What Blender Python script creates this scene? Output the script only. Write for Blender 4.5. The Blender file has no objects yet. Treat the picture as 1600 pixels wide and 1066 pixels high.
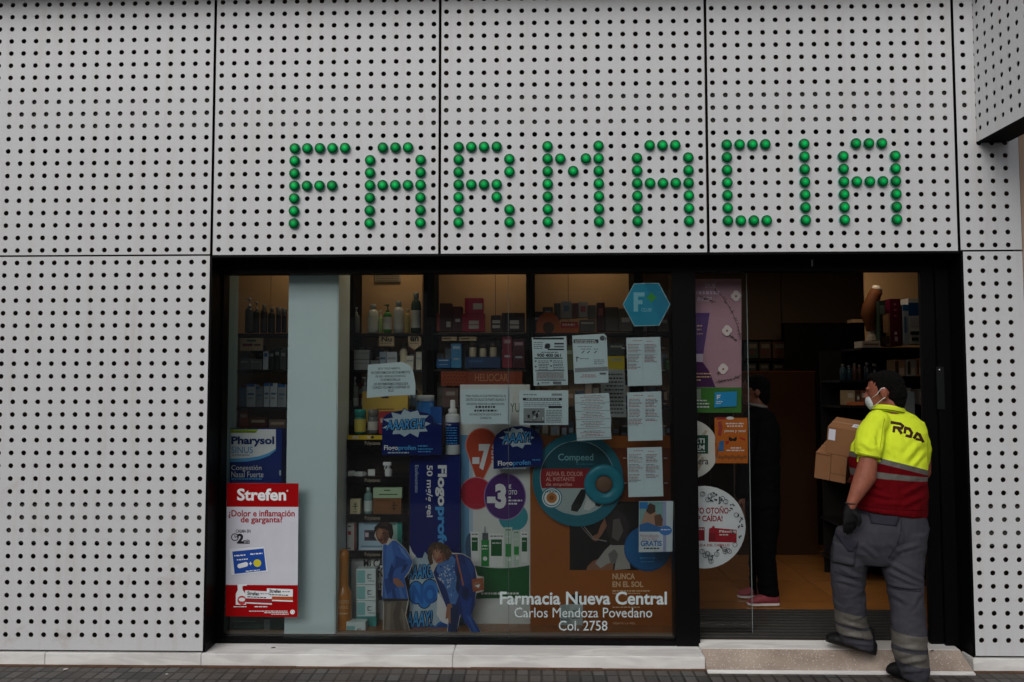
import bpy, bmesh, math, random
from math import radians, sin, cos, pi
from mathutils import Vector, Matrix, noise
from mathutils.bvhtree import BVHTree
random.seed(7)
SC = bpy.context.scene
COL = SC.collection
# ------------------------------------------------------------------ camera, world, sun, exposure
CAM = Vector((1.85048, -4.66404, 1.6221))
ROT = Matrix(((0.9997096, 0.00296281, 0.02391504), (0.02403807, -0.05273984, -0.99831893), (-0.00169655, 0.99860389, -0.05279574)))
cd = bpy.data.cameras.new("camera"); cam = bpy.data.objects.new("camera", cd); COL.objects.link(cam)
cam.matrix_world = Matrix.Translation(CAM) @ ROT.to_4x4()
cd.sensor_width = 36; cd.lens = 1250 / 1600 * 36; cd.clip_end = 400; cd.clip_start = .05
SC.camera = cam
SUN_EL = radians(42)          # behind the camera, high
wd = bpy.data.worlds.new("World"); SC.world = wd; wd.use_nodes = True
nt = wd.node_tree; nt.nodes.clear()
sky = nt.nodes.new('ShaderNodeTexSky'); sky.sky_type = 'NISHITA'; sky.sun_disc = False
sky.sun_elevation = SUN_EL; sky.sun_rotation = radians(204); sky.dust_density = 4; sky.air_density = 1.0
hs = nt.nodes.new('ShaderNodeHueSaturation'); hs.inputs['Saturation'].default_value = .32     # overcast: the blue is veiled
bg = nt.nodes.new('ShaderNodeBackground'); bg.inputs['Strength'].default_value = .085
wo = nt.nodes.new('ShaderNodeOutputWorld')
nt.links.new(sky.outputs[0], hs.inputs['Color']); nt.links.new(hs.outputs[0], bg.inputs[0]); nt.links.new(bg.outputs[0], wo.inputs[0])
sl = bpy.data.lights.new("sun", 'SUN'); sl.energy = 1.12; sl.angle = radians(50); sl.color = (1, .985, .965)
so = bpy.data.objects.new("sun", sl); COL.objects.link(so)
so.rotation_euler = (radians(90) - SUN_EL, 0, radians(-24)); so.location = (0, -8, 12)
SC.view_settings.view_transform = 'Standard'; SC.view_settings.look = 'None'; SC.view_settings.gamma = 1
SC.view_settings.use_curve_mapping = False; SC.view_settings.exposure = 0.0
# ------------------------------------------------------------------ helpers
def W(px, py, Y):
    """the point of the vertical plane y = Y seen at a pixel of the 1600 px photograph"""
    d = ROT @ Vector(((px - 800) / 1250, -(py - 533) / 1250, -1)); return CAM + d * ((Y - CAM.y) / d.y)
def RC(x0, y0, x1, y1, Y):
    xm, ym = (x0 + x1) / 2, (y0 + y1) / 2
    return W(x0, ym, Y).x, W(x1, ym, Y).x, W(xm, y1, Y).z, W(xm, y0, Y).z
def lin(c):
    c = c / 255; return c / 12.92 if c <= .04045 else ((c + .055) / 1.055) ** 2.4
def hexc(h): return tuple(lin(int(h[i:i + 2], 16)) for i in (0, 2, 4))
_M = {}
def M(h, rough=.55, metal=0., var=.10, scale=9., bump=0., bscale=60., name=None, emit=0, spec=.25):
    key = (h, rough, metal, var, scale, bump, bscale, emit, spec)
    if key in _M: return _M[key]
    m = bpy.data.materials.new(name or 'paint_' + h); m.use_nodes = True; t = m.node_tree; b = t.nodes['Principled BSDF']
    c = hexc(h)
    b.inputs['Roughness'].default_value = rough; b.inputs['Metallic'].default_value = metal
    b.inputs['Specular IOR Level'].default_value = spec
    tc = t.nodes.new('ShaderNodeTexCoord'); n = t.nodes.new('ShaderNodeTexNoise'); n.inputs['Scale'].default_value = scale; n.inputs['Detail'].default_value = 5
    mx = t.nodes.new('ShaderNodeMix'); mx.data_type = 'RGBA'
    mx.inputs[6].default_value = (*[x * (1 - var) for x in c], 1); mx.inputs[7].default_value = (*[min(1, x * (1 + var)) for x in c], 1)
    t.links.new(tc.outputs['Object'], n.inputs['Vector']); t.links.new(n.outputs['Fac'], mx.inputs[0]); t.links.new(mx.outputs[2], b.inputs['Base Color'])
    if bump:
        n2 = t.nodes.new('ShaderNodeTexNoise'); n2.inputs['Scale'].default_value = bscale; n2.inputs['Detail'].default_value = 4
        bp = t.nodes.new('ShaderNodeBump'); bp.inputs['Strength'].default_value = bump; bp.inputs['Distance'].default_value = .01
        t.links.new(tc.outputs['Object'], n2.inputs['Vector']); t.links.new(n2.outputs['Fac'], bp.inputs['Height']); t.links.new(bp.outputs[0], b.inputs['Normal'])
    if emit:
        b.inputs['Emission Color'].default_value = (*c, 1); b.inputs['Emission Strength'].default_value = emit
    _M[key] = m; return m
def tag(o, label=None, cat=None, group=None, kind=None):
    if label: o['label'] = label
    if cat: o['category'] = cat
    if group: o['group'] = group
    if kind: o['kind'] = kind
    return o
def empty(name, loc, label, cat, group=None):
    o = bpy.data.objects.new(name, None); COL.objects.link(o); o.location = loc; o.empty_display_size = .05
    return tag(o, label, cat, group)
class MB:
    """collects faces in world coordinates, built as one mesh object"""
    def __init__(s): s.v, s.f, s.m, s.mats, s.sm = [], [], [], [], []
    def mi(s, m):
        if m not in s.mats: s.mats.append(m)
        return s.mats.index(m)
    def face(s, pts, m, smooth=False):
        i = len(s.v); s.v += [tuple(p) for p in pts]; s.f.append(tuple(range(i, i + len(pts)))); s.m.append(s.mi(m)); s.sm.append(smooth)
    def raw(s, verts, faces, m, smooth=False):
        i = len(s.v); s.v += [tuple(p) for p in verts]; k = s.mi(m)
        for f in faces: s.f.append(tuple(i + a for a in f)); s.m.append(k); s.sm.append(smooth)
    def box(s, x0, x1, y0, y1, z0, z1, m, rot=None):
        V = [Vector((x, y, z)) for z in (z0, z1) for y in (y0, y1) for x in (x0, x1)]
        if rot:
            a, c = rot; V = [Vector(((p.x - c[0]) * cos(a) - (p.y - c[1]) * sin(a) + c[0], (p.x - c[0]) * sin(a) + (p.y - c[1]) * cos(a) + c[1], p.z)) for p in V]
        s.raw(V, [(0, 2, 3, 1), (4, 5, 7, 6), (0, 1, 5, 4), (2, 6, 7, 3), (0, 4, 6, 2), (1, 3, 7, 5)], m)
    def lathe(s, c, prof, m, n=16, axis='z'):
        """prof: (radius, height) pairs about a vertical (or y) axis through c"""
        V = []
        for r, h in prof:
            for k in range(n):
                a = 2 * pi * k / n
                V.append((c[0] + r * cos(a), c[1] + r * sin(a), c[2] + h) if axis == 'z' else (c[0] + r * cos(a), c[1] - h, c[2] + r * sin(a)))
        F = []
        for j in range(len(prof) - 1):
            for k in range(n): F.append((j * n + k, j * n + (k + 1) % n, (j + 1) * n + (k + 1) % n, (j + 1) * n + k))
        F += [tuple(reversed(range(n))), tuple(range((len(prof) - 1) * n, len(prof) * n))]
        s.raw(V, F, m, True)
    def tube(s, pts, r, m, n=8):
        pts = [Vector(p) for p in pts]; V = []; F = []
        for i, p in enumerate(pts):
            d = (pts[min(i + 1, len(pts) - 1)] - pts[max(i - 1, 0)]).normalized()
            u = d.orthogonal().normalized() if i == 0 else (u - d * u.dot(d)).normalized(); w = d.cross(u)
            rr = r[i] if isinstance(r, (list, tuple)) else r
            V += [p + (u * cos(2 * pi * k / n) + w * sin(2 * pi * k / n)) * rr for k in range(n)]
        for i in range(len(pts) - 1):
            for k in range(n): F.append((i * n + k, i * n + (k + 1) % n, (i + 1) * n + (k + 1) % n, (i + 1) * n + k))
        F += [tuple(reversed(range(n))), tuple(range(len(V) - n, len(V)))]
        s.raw(V, F, m, True)
    def build(s, name, parent=None, bevel=0., **kw):
        me = bpy.data.meshes.new(name)
        org = Vector((0, 0, 0))
        if parent: org = parent.location.copy() if parent.parent is None else parent.location + parent.parent.location
        elif s.v:
            xs, ys, zs = zip(*s.v); org = Vector(((min(xs) + max(xs)) / 2, (min(ys) + max(ys)) / 2, min(zs)))
        me.from_pydata([(a - org.x, b - org.y, c - org.z) for a, b, c in s.v], [], s.f)
        for m in s.mats: me.materials.append(m)
        me.polygons.foreach_set('material_index', s.m); me.polygons.foreach_set('use_smooth', s.sm)
        if bevel:
            bm = bmesh.new(); bm.from_mesh(me); bmesh.ops.remove_doubles(bm, verts=bm.verts, dist=1e-6)
            ed = [e for e in bm.edges if len(e.link_faces) == 2 and e.calc_face_angle(0) > .6]
            bmesh.ops.bevel(bm, geom=ed, offset=bevel, segments=2, affect='EDGES', clamp_overlap=True); bm.to_mesh(me); bm.free()
        me.update()
        o = bpy.data.objects.new(name, me); COL.objects.link(o)
        if parent: o.parent = parent
        else: o.location = org
        return tag(o, **kw) if kw else o
# ---- lettering: one cached outline mesh per string, fitted into a box
_T = {}
def glyphs(s, bold=0., shear=0.):
    k = (s, bold, shear)
    if k not in _T:
        c = bpy.data.curves.new('t', 'FONT'); c.body = s; c.resolution_u = 3; c.offset = bold; c.shear = shear
        o = bpy.data.objects.new('t', c); COL.objects.link(o)
        dg = bpy.context.evaluated_depsgraph_get(); me = o.evaluated_get(dg).to_mesh()
        V = [tuple(v.co[:2]) for v in me.vertices]; F = [tuple(p.vertices) for p in me.polygons]
        bpy.data.objects.remove(o); bpy.data.curves.remove(c)
        xs = [v[0] for v in V]; ys = [v[1] for v in V]; x0, x1, y0, y1 = min(xs), max(xs), min(ys), max(ys)
        _T[k] = ([((x - x0) / (x1 - x0), (y - y0) / (y1 - y0)) for x, y in V], F)
    return _T[k]
class Print(MB):
    """flat printing on a vertical sheet: every shape is given in photograph pixels on the sheet's plane, later layers lie 0.1 mm proud"""
    def __init__(s, Y): super().__init__(); s.Y = Y; s.k = 0
    def y(s): s.k += 1; return s.Y - .0001 * s.k
    def poly(s, pts, m, Y=None):
        y = Y or s.y(); s.face([W(a, b, y) for a, b in pts][::-1], m)
    def rect(s, x0, y0, x1, y1, m): s.poly([(x0, y0), (x1, y0), (x1, y1), (x0, y1)], m)
    def disc(s, cx, cy, r, m, ry=None, n=36, a0=0, a1=360):
        ry = ry or r; p = [(cx + r * cos(radians(a0 + (a1 - a0) * i / n)), cy - ry * sin(radians(a0 + (a1 - a0) * i / n))) for i in range(n + (a1 - a0 < 360))]
        s.poly(p, m)
    def ring(s, cx, cy, r0, r1, m, a0=0, a1=360, n=40, ox=0, oy=0):
        y = s.y(); A = [radians(a0 + (a1 - a0) * i / n) for i in range(n + 1)]
        V = [W(cx + r1 * cos(a), cy - r1 * sin(a), y) for a in A] + [W(cx + ox + r0 * cos(a), cy + oy - r0 * sin(a), y) for a in A]
        s.raw(V, [(i, n + 1 + i, n + 2 + i, i + 1) for i in range(n)], m)
    def line(s, x0, y0, x1, y1, w, m):
        d = Vector((x1 - x0, y1 - y0)).normalized(); n = Vector((-d.y, d.x)) * w / 2
        s.poly([(x0 - n.x, y0 - n.y), (x1 - n.x, y1 - n.y), (x1 + n.x, y1 + n.y), (x0 + n.x, y0 + n.y)], m)
    def text(s, t, x0, y0, x1, y1, m, bold=0., shear=0., down=False, ang=0.):
        V, F = glyphs(t, bold, shear); y = s.y(); ca, sa = cos(radians(ang)), sin(radians(ang)); cx, cy = (x0 + x1) / 2, (y0 + y1) / 2
        P = []
        for u, v in V:
            if down: a, b = x0 + v * (x1 - x0), y0 + u * (y1 - y0)          # reads downwards
            else: a, b = x0 + u * (x1 - x0), y1 - v * (y1 - y0)
            a, b = a - cx, b - cy; P.append(W(cx + a * ca + b * sa, cy - a * sa + b * ca, y))
        s.raw(P, F, m)
    def words(s, x0, y, x1, h, m, gap=.25, slope=0., seed=None):
        """a line of print too small to read"""
        R = random.Random(seed if seed is not None else int(x0 * 31 + y * 17)); x = x0; Y = s.y()
        while x < x1 - .8:
            w = min(R.uniform(1.2, 5.5), x1 - x); dy = (x - x0) * slope
            s.face([W(a, b, Y) for a, b in ((x, y + h + dy), (x + w, y + h + dy), (x + w, y + dy), (x, y + dy))], m); x += w + h * gap + .55
def sheet(name, quad, Y, m, t=.0012):
    """a thin real sheet (paper, card) whose outline is a pixel polygon on plane Y; the front is at Y, thickness behind"""
    p = Print(Y)
    f = [W(a, b, Y) for a, b in quad]; k = [v + Vector((0, t, 0)) for v in f]; n = len(f)
    p.raw(f + k, [tuple(range(n))[::-1], tuple(range(n, 2 * n))] + [(i, (i + 1) % n, n + (i + 1) % n, n + i) for i in range(n)], m)
    return p
def rectq(x0, y0, x1, y1): return [(x0, y0), (x1, y0), (x1, y1), (x0, y1)]
def ellq(cx, cy, rx, ry=None, n=40): ry = ry or rx; return [(cx + rx * cos(2 * pi * i / n), cy + ry * sin(2 * pi * i / n)) for i in range(n)]
# ------------------------------------------------------------------ special materials
def nodes(m): m.use_nodes = True; return m.node_tree, m.node_tree.nodes['Principled BSDF']
def panel_mat():
    m = bpy.data.materials.new('white_lacquered_metal'); t, b = nodes(m)
    N = t.nodes.new; L = t.links.new
    geo = N('ShaderNodeNewGeometry'); mp = N('ShaderNodeMapping'); mp.inputs['Scale'].default_value = (7, 7, .55); L(geo.outputs['Position'], mp.inputs[0])
    n1 = N('ShaderNodeTexNoise'); n1.inputs['Scale'].default_value = 1.6; n1.inputs['Detail'].default_value = 6; n1.inputs['Roughness'].default_value = .65; L(mp.outputs[0], n1.inputs[0])
    r1 = N('ShaderNodeValToRGB'); r1.color_ramp.elements[0].position = .52; r1.color_ramp.elements[1].position = .86
    r1.color_ramp.elements[0].color = (0, 0, 0, 1); r1.color_ramp.elements[1].color = (1, 1, 1, 1); L(n1.outputs[0], r1.inputs[0])
    n2 = N('ShaderNodeTexNoise'); n2.inputs['Scale'].default_value = 55; n2.inputs['Detail'].default_value = 3; L(geo.outputs['Position'], n2.inputs[0])
    a = N('ShaderNodeMix'); a.data_type = 'RGBA'; a.inputs[6].default_value = (.575, .58, .59, 1); a.inputs[7].default_value = (.62, .625, .635, 1); L(n2.outputs[0], a.inputs[0])
    c = N('ShaderNodeMix'); c.data_type = 'RGBA'; c.inputs[7].default_value = (.44, .39, .34, 1); L(a.outputs[2], c.inputs[6])
    mu = N('ShaderNodeMath'); mu.operation = 'MULTIPLY'; mu.inputs[1].default_value = .5; L(r1.outputs[0], mu.inputs[0]); L(mu.outputs[0], c.inputs[0])
    ns = N('ShaderNodeTexNoise'); ns.inputs['Scale'].default_value = 3.2; ns.inputs['Detail'].default_value = 9; ns.inputs['Roughness'].default_value = .72; ns.inputs['Distortion'].default_value = .6; L(geo.outputs['Position'], ns.inputs[0])
    rs_ = N('ShaderNodeValToRGB'); rs_.color_ramp.elements[0].position = .56; rs_.color_ramp.elements[1].position = .74; L(ns.outputs[0], rs_.inputs[0])
    sz = N('ShaderNodeSeparateXYZ'); L(geo.outputs['Position'], sz.inputs[0]); mz = N('ShaderNodeMapRange'); mz.inputs[1].default_value = 1.5; mz.inputs[2].default_value = .25; mz.inputs[3].default_value = .05; mz.inputs[4].default_value = .75; L(sz.outputs[2], mz.inputs[0])
    m3 = N('ShaderNodeMath'); m3.operation = 'MULTIPLY'; L(rs_.outputs[0], m3.inputs[0]); L(mz.outputs[0], m3.inputs[1])
    c2 = N('ShaderNodeMix'); c2.data_type = 'RGBA'; c2.inputs[7].default_value = (.40, .35, .31, 1); L(c.outputs[2], c2.inputs[6]); L(m3.outputs[0], c2.inputs[0]); L(c2.outputs[2], b.inputs['Base Color'])
    b.inputs['Roughness'].default_value = .42; bp = N('ShaderNodeBump'); bp.inputs['Strength'].default_value = .12; bp.inputs['Distance'].default_value = .002
    n3 = N('ShaderNodeTexNoise'); n3.inputs['Scale'].default_value = 420; L(geo.outputs['Position'], n3.inputs[0]); L(n3.outputs[0], bp.inputs['Height']); L(bp.outputs[0], b.inputs['Normal'])
    return m
def marble_mat(base=(.84, .84, .82), vein=(.66, .65, .64), dirt=.22):
    m = bpy.data.materials.new('white_marble'); t, b = nodes(m); N = t.nodes.new; L = t.links.new
    geo = N('ShaderNodeNewGeometry'); mp = N('ShaderNodeMapping'); mp.inputs['Scale'].default_value = (1.2, 5, 6); mp.inputs['Rotation'].default_value = (0, .12, .1); L(geo.outputs['Position'], mp.inputs[0])
    n = N('ShaderNodeTexNoise'); n.inputs['Scale'].default_value = 2.2; n.inputs['Detail'].default_value = 8; n.inputs['Distortion'].default_value = 1.2; L(mp.outputs[0], n.inputs[0])
    r = N('ShaderNodeValToRGB'); e = r.color_ramp.elements; e[0].position = .40; e[0].color = (*vein, 1); e[1].position = .60; e[1].color = (*base, 1); L(n.outputs[0], r.inputs[0])
    n2 = N('ShaderNodeTexNoise'); n2.inputs['Scale'].default_value = 9; n2.inputs['Detail'].default_value = 6; L(geo.outputs['Position'], n2.inputs[0])
    d = N('ShaderNodeMix'); d.data_type = 'RGBA'; d.inputs[7].default_value = (.30, .22, .16, 1); L(r.outputs[0], d.inputs[6])
    q = N('ShaderNodeMath'); q.operation = 'MULTIPLY'; q.inputs[1].default_value = dirt; L(n2.outputs[0], q.inputs[0]); L(q.outputs[0], d.inputs[0]); L(d.outputs[2], b.inputs['Base Color'])
    b.inputs['Roughness'].default_value = .38; return m
def paving_mat():
    m = bpy.data.materials.new('grey_paving_blocks'); t, b = nodes(m); N = t.nodes.new; L = t.links.new
    geo = N('ShaderNodeNewGeometry'); mp = N('ShaderNodeMapping'); mp.inputs['Location'].default_value = (.013, .02, 0); L(geo.outputs['Position'], mp.inputs[0])
    br = N('ShaderNodeTexBrick'); br.offset = 0; br.squash = 1; br.inputs['Scale'].default_value = 1; br.inputs['Brick Width'].default_value = .071; br.inputs['Row Height'].default_value = .10
    br.inputs['Mortar Size'].default_value = .0075; br.inputs['Mortar Smooth'].default_value = .35
    br.inputs['Color1'].default_value = (.030, .029, .028, 1); br.inputs['Color2'].default_value = (.088, .083, .080, 1); br.inputs['Mortar'].default_value = (.006, .005, .004, 1); L(mp.outputs[0], br.inputs[0])
    n = N('ShaderNodeTexNoise'); n.inputs['Scale'].default_value = 3.5; n.inputs['Detail'].default_value = 7; L(geo.outputs['Position'], n.inputs[0])
    r = N('ShaderNodeValToRGB'); r.color_ramp.elements[0].position = .42; r.color_ramp.elements[1].position = .72; L(n.outputs[0], r.inputs[0])
    q = N('ShaderNodeMath'); q.operation = 'MULTIPLY'; q.inputs[1].default_value = .6; L(r.outputs[0], q.inputs[0])
    d = N('ShaderNodeMix'); d.data_type = 'RGBA'; d.inputs[7].default_value = (.07, .05, .036, 1); L(br.outputs[0], d.inputs[6]); L(q.outputs[0], d.inputs[0])
    n2 = N('ShaderNodeTexNoise'); n2.inputs['Scale'].default_value = 140; n2.inputs['Detail'].default_value = 3; L(geo.outputs['Position'], n2.inputs[0])
    e = N('ShaderNodeMix'); e.data_type = 'RGBA'; e.blend_type = 'MULTIPLY'; e.inputs[0].default_value = .7; L(d.outputs[2], e.inputs[6]); L(n2.outputs[0], e.inputs[7])
    g = N('ShaderNodeMix'); g.data_type = 'RGBA'; g.blend_type = 'ADD'; g.inputs[0].default_value = .35; L(e.outputs[2], g.inputs[6]); L(d.outputs[2], g.inputs[7])
    L(g.outputs[2], b.inputs['Base Color']); b.inputs['Roughness'].default_value = .6
    iv = N('ShaderNodeMath'); iv.operation = 'SUBTRACT'; iv.inputs[0].default_value = 1; L(br.outputs['Fac'], iv.inputs[1])
    ad = N('ShaderNodeMath'); ad.operation = 'MULTIPLY_ADD'; ad.inputs[1].default_value = .35; L(n2.outputs[0], ad.inputs[0]); L(iv.outputs[0], ad.inputs[2])
    bp = N('ShaderNodeBump'); bp.inputs['Strength'].default_value = .7; bp.inputs['Distance'].default_value = .006; L(ad.outputs[0], bp.inputs['Height']); L(bp.outputs[0], b.inputs['Normal'])
    return m
def granite_mat():
    m = bpy.data.materials.new('tan_granite'); t, b = nodes(m); N = t.nodes.new; L = t.links.new
    geo = N('ShaderNodeNewGeometry'); v = N('ShaderNodeTexVoronoi'); v.inputs['Scale'].default_value = 210; L(geo.outputs['Position'], v.inputs[0])
    n = N('ShaderNodeTexNoise'); n.inputs['Scale'].default_value = 6; n.inputs['Detail'].default_value = 7; L(geo.outputs['Position'], n.inputs[0])
    r = N('ShaderNodeValToRGB'); e = r.color_ramp.elements; e[0].position = .3; e[0].color = (.26, .20, .16, 1); e[1].position = .7; e[1].color = (.40, .325, .27, 1); L(n.outputs[0], r.inputs[0])
    s = N('ShaderNodeValToRGB'); s.color_ramp.elements[0].position = .80; s.color_ramp.elements[1].position = .88; L(v.outputs['Color'], s.inputs[0])
    d = N('ShaderNodeMix'); d.data_type = 'RGBA'; d.inputs[7].default_value = (.58, .53, .48, 1); L(r.outputs[0], d.inputs[6]); L(s.outputs[0], d.inputs[0]); L(d.outputs[2], b.inputs['Base Color'])
    b.inputs['Roughness'].default_value = .5; return m
def glass_mat(name, tint=(.80, .86, .85), f0=1.62, haze=.03):
    m = bpy.data.materials.new(name); m.use_nodes = True; t = m.node_tree; t.nodes.clear(); N = t.nodes.new; L = t.links.new
    o = N('ShaderNodeOutputMaterial'); tr = N('ShaderNodeBsdfTransparent'); tr.inputs[0].default_value = (*tint, 1)
    gl = N('ShaderNodeBsdfGlossy'); gl.inputs['Roughness'].default_value = .012; fr = N('ShaderNodeFresnel'); fr.inputs[0].default_value = f0
    mx = N('ShaderNodeMixShader'); L(fr.outputs[0], mx.inputs[0]); L(tr.outputs[0], mx.inputs[1]); L(gl.outputs[0], mx.inputs[2])
    df = N('ShaderNodeBsdfDiffuse'); df.inputs[0].default_value = (.6, .62, .62, 1); geo = N('ShaderNodeNewGeometry'); n = N('ShaderNodeTexNoise'); n.inputs['Scale'].default_value = 2.5; n.inputs['Detail'].default_value = 6; L(geo.outputs['Position'], n.inputs[0])
    q = N('ShaderNodeMath'); q.operation = 'MULTIPLY'; q.inputs[1].default_value = haze; L(n.outputs[0], q.inputs[0])
    m2 = N('ShaderNodeMixShader'); L(q.outputs[0], m2.inputs[0]); L(mx.outputs[0], m2.inputs[1]); L(df.outputs[0], m2.inputs[2]); L(m2.outputs[0], o.inputs[0]); return m
PANEL = panel_mat(); MARBLE = marble_mat(); PAVE = paving_mat(); GRAN = granite_mat()
GLASS = glass_mat('window_glass', (.95, .975, .97), 1.52, .006); DGLASS = glass_mat('door_glass', (.96, .975, .97), 1.45, .004)
CLEAR = bpy.data.materials.new('clear_glass_back'); CLEAR.use_nodes = True; _t = CLEAR.node_tree; _t.nodes.clear()
_o = _t.nodes.new('ShaderNodeOutputMaterial'); _b = _t.nodes.new('ShaderNodeBsdfTransparent'); _b.inputs[0].default_value = (.97, .985, .98, 1); _t.links.new(_b.outputs[0], _o.inputs[0])
BLACK = M('070708', .45, 0, .3, 4, spec=.10, name='black_lacquer'); BLACKM = M('080809', .7, 0, .2, name='black_matt', spec=.06)
WHITE = M('dfe2e4', .5, name='white_print'); PAPER = M('ccdde2', .8, 0, .04, 14, name='white_paper', spec=.1); INK = M('1c1e22', .7, name='black_ink'); GREYINK = M('6f7478', .7, name='grey_ink')
REDINK = M('b8595a', .7, name='red_ink')
# ------------------------------------------------------------------ ground, street, opposite side
g = MB(); g.face([(-60, -70, -.16), (60, -70, -.16), (60, 40, -.16), (-60, 40, -.16)], M('4a4a4a', .85, 0, .15, .4)); g.build('ground', kind='structure')
g = MB(); g.box(-40, 40, -5.6, .16, -.14, 0, PAVE); g.build('pavement', kind='structure')
g = MB(); g.box(-40, 40, -5.8, -5.602, -.14, .004, M('77746f', .8, 0, .15, 6)); g.build('kerb', kind='structure')
g = MB(); g.box(-40, 40, -22.5, -5.802, -.155, -.13, M('39393b', .9, 0, .2, 3)); g.build('road', kind='structure')
g = MB(); g.box(-40, 40, -25.98, -22.502, -.155, 0, M('6a6660', .85, 0, .15, 3)); g.build('far_pavement', kind='structure')
opp = empty('apartment_building', (2, -26, 0), 'plain apartment block across the street mirrored in the shop glass', 'building')
g = MB(); g.box(-30, 34, -36, -26, 5.2, 9, M('4a4038', .9, 0, .12, .6)); g.build('upper_wall', opp)
g = MB(); g.box(-30, 34, -36, -25.98, 0, 5.198, M('c9ccca', .9, 0, .12, .6)); g.build('lower_wall', opp)  # unseen storeys made pale so their reflection veils the window glass
for fl in range(2):
    for k in range(-7, 9):
        x = 2 + k * 3.4 + (fl % 2) * .0; z = 1 + fl * 3.2
        g = MB(); g.box(x - .8, x + .8, -25.99, -25.90, z, z + 1.9, M('6a645c', .6)); w_ = g.build('window', opp)
        g = MB(); g.box(x - .68, x + .68, -25.93, -25.91, z + .12, z + 1.78, M('15181c', .15)); g.build('pane', w_)
# ------------------------------------------------------------------ perforated facade panels
P_ = .075; Z0 = 3.9180; ROWZ = lambda r: Z0 - r * P_
HOLE = .0148
def perforated(mb, xs, zs, x0, x1, z0, z1, Y, m, t=.004, depth=None, plug=()):
    """a sheet with round punched holes at xs x zs; plane y = Y (or, with depth, the plane x = depth where xs run along -y)"""
    xs = sorted(xs); zs = sorted(zs); n = 16
    xb = [x0] + [(a + b) / 2 for a, b in zip(xs, xs[1:])] + [x1]; zb = [z0] + [(a + b) / 2 for a, b in zip(zs, zs[1:])] + [z1]
    U = []
    for k in range(n):
        a = 2 * pi * k / n; c, s_ = cos(a), sin(a); q = max(abs(c), abs(s_)); U.append((c, s_, c / q, s_ / q))
    def pt(u, z, d): return (u, Y + d, z) if depth is None else (depth + d, -u, z)
    V, F = [], []
    for i, cx in enumerate(xs):
        for j, cz in enumerate(zs):
            b0 = len(V)
            for c, s_, qx, qz in U:
                V.append(pt(cx + qx * (xb[i + 1] - cx if qx > 0 else cx - xb[i]), cz + qz * (zb[j + 1] - cz if qz > 0 else cz - zb[j]), 0))
            for c, s_, _, _ in U: V.append(pt(cx + c * HOLE, cz + s_ * HOLE, 0))
            for c, s_, _, _ in U: V.append(pt(cx + c * HOLE, cz + s_ * HOLE, t))
            for k in range(n):
                k2 = (k + 1) % n
                F.append((b0 + k, b0 + n + k, b0 + n + k2, b0 + k2)); F.append((b0 + n + k, b0 + 2 * n + k, b0 + 2 * n + k2, b0 + n + k2))
    mb.raw(V, F, m)
    E = [(x0, z0), (x1, z0), (x1, z1), (x0, z1)]                        # folded edges, coloured black so the gaps between panels read as shade
    for (a, b), (c, d) in zip(E, E[1:] + E[:1]): mb.face([pt(a, b, 0), pt(c, d, 0), pt(c, d, .03), pt(a, b, .03)], BLACKM)
XL = [(-1.14866 - k) * P_ for k in range(30)]
XR = [(58.531 + k) * P_ for k in range(4)]
J12, J23, J34, J45, JR = -.0431, 17.5 * P_, 38.5 * P_, 57.78 * P_, W(1599.5, 394, 0).x
JZ = 2.3815; TOPZ = 4.32; BOT = .074; G = .0082
ROWS_UP = range(-5, 21); ROWS_DN = range(21, 51)
PG = 'white perforated facade panels'
RAIL = M('35312d', .8, 0, .4, 30)
def facade_panel(xs, rows, x0, x1, z0, z1, label):
    mb = MB(); perforated(mb, xs, [ROWZ(r) for r in rows], x0 + G, x1 - G, z0 + G, z1, 0, PANEL)
    o = mb.build('perforated_panel', None, label=label, cat='facade panel', group=PG)
    zr = [ROWZ(9.0 if z0 > 2 else 41.5)]
    for z in zr:
        r = MB(); r.box(x0 + .03, x1 - .03, .009, .025, z - .112, z + .112, RAIL); q = r.build('mounting_rail', None); q.parent = o; q.location = q.location - o.location
    return o
facade_panel(XL, ROWS_UP, -2.36, J12, JZ, TOPZ, 'upper left perforated panel above the tall lower panel left of the window')
facade_panel([c * P_ for c in range(18)], ROWS_UP, J12, J23, JZ - .005, TOPZ, 'perforated panel behind the first F and A of the green sign')
facade_panel([c * P_ for c in range(18, 39)], ROWS_UP, J23, J34, JZ - .005, TOPZ, 'widest middle perforated panel behind the R, M and A of the green sign')
facade_panel([c * P_ for c in range(39, 58)], ROWS_UP, J34, J45, JZ - .005, TOPZ, 'perforated panel above the doorway behind the last C, I and A of the sign')
facade_panel(XR, ROWS_UP, J45, JR, JZ, TOPZ, 'narrow upper perforated panel carrying the projecting white box sign')
facade_panel(XL, ROWS_DN, -2.36, J12, BOT, JZ - .002, 'tall lower perforated panel standing left of the shop window')
facade_panel(XR, ROWS_DN, J45 + .012, JR, BOT, JZ - .002, 'narrow lower perforated panel right of the doorway')
# wall behind the panels
bw = empty('facade_wall', (0, .14, 0), 'dark brown backing wall seen through the holes of the white panels', 'wall')
mb = MB(); mb.box(-6, J12 - .012, .12, .30, -.1, 8, M('3a2c24', .9, 0, .5, 5)); mb.box(J45 + .03, 4.72, .12, .30, -.1, 8, M('3a2c24', .9, 0, .5, 5)); mb.box(J12 - .012, J45 + .03, .12, .30, 2.44, 8, M('3a2c24', .9, 0, .5, 5)); mb.build('wall', bw)
mb = MB()
for a_, b_ in ((-6, 4.43), (4.64, 9)): mb.box(a_, b_, -.20, -.002, 4.02, 4.10, M('a9a9a8', .6))
mb.build('ledge', bw)
bs = MB(); bs.box(JR + .012, 9, .03, .30, -.1, 8, M('b59b86', .85, 0, .12, 5, .3, 80)); bs.build('neighbour_wall', None, label='beige rendered wall of the neighbouring house at the right edge', cat='wall')
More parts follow.
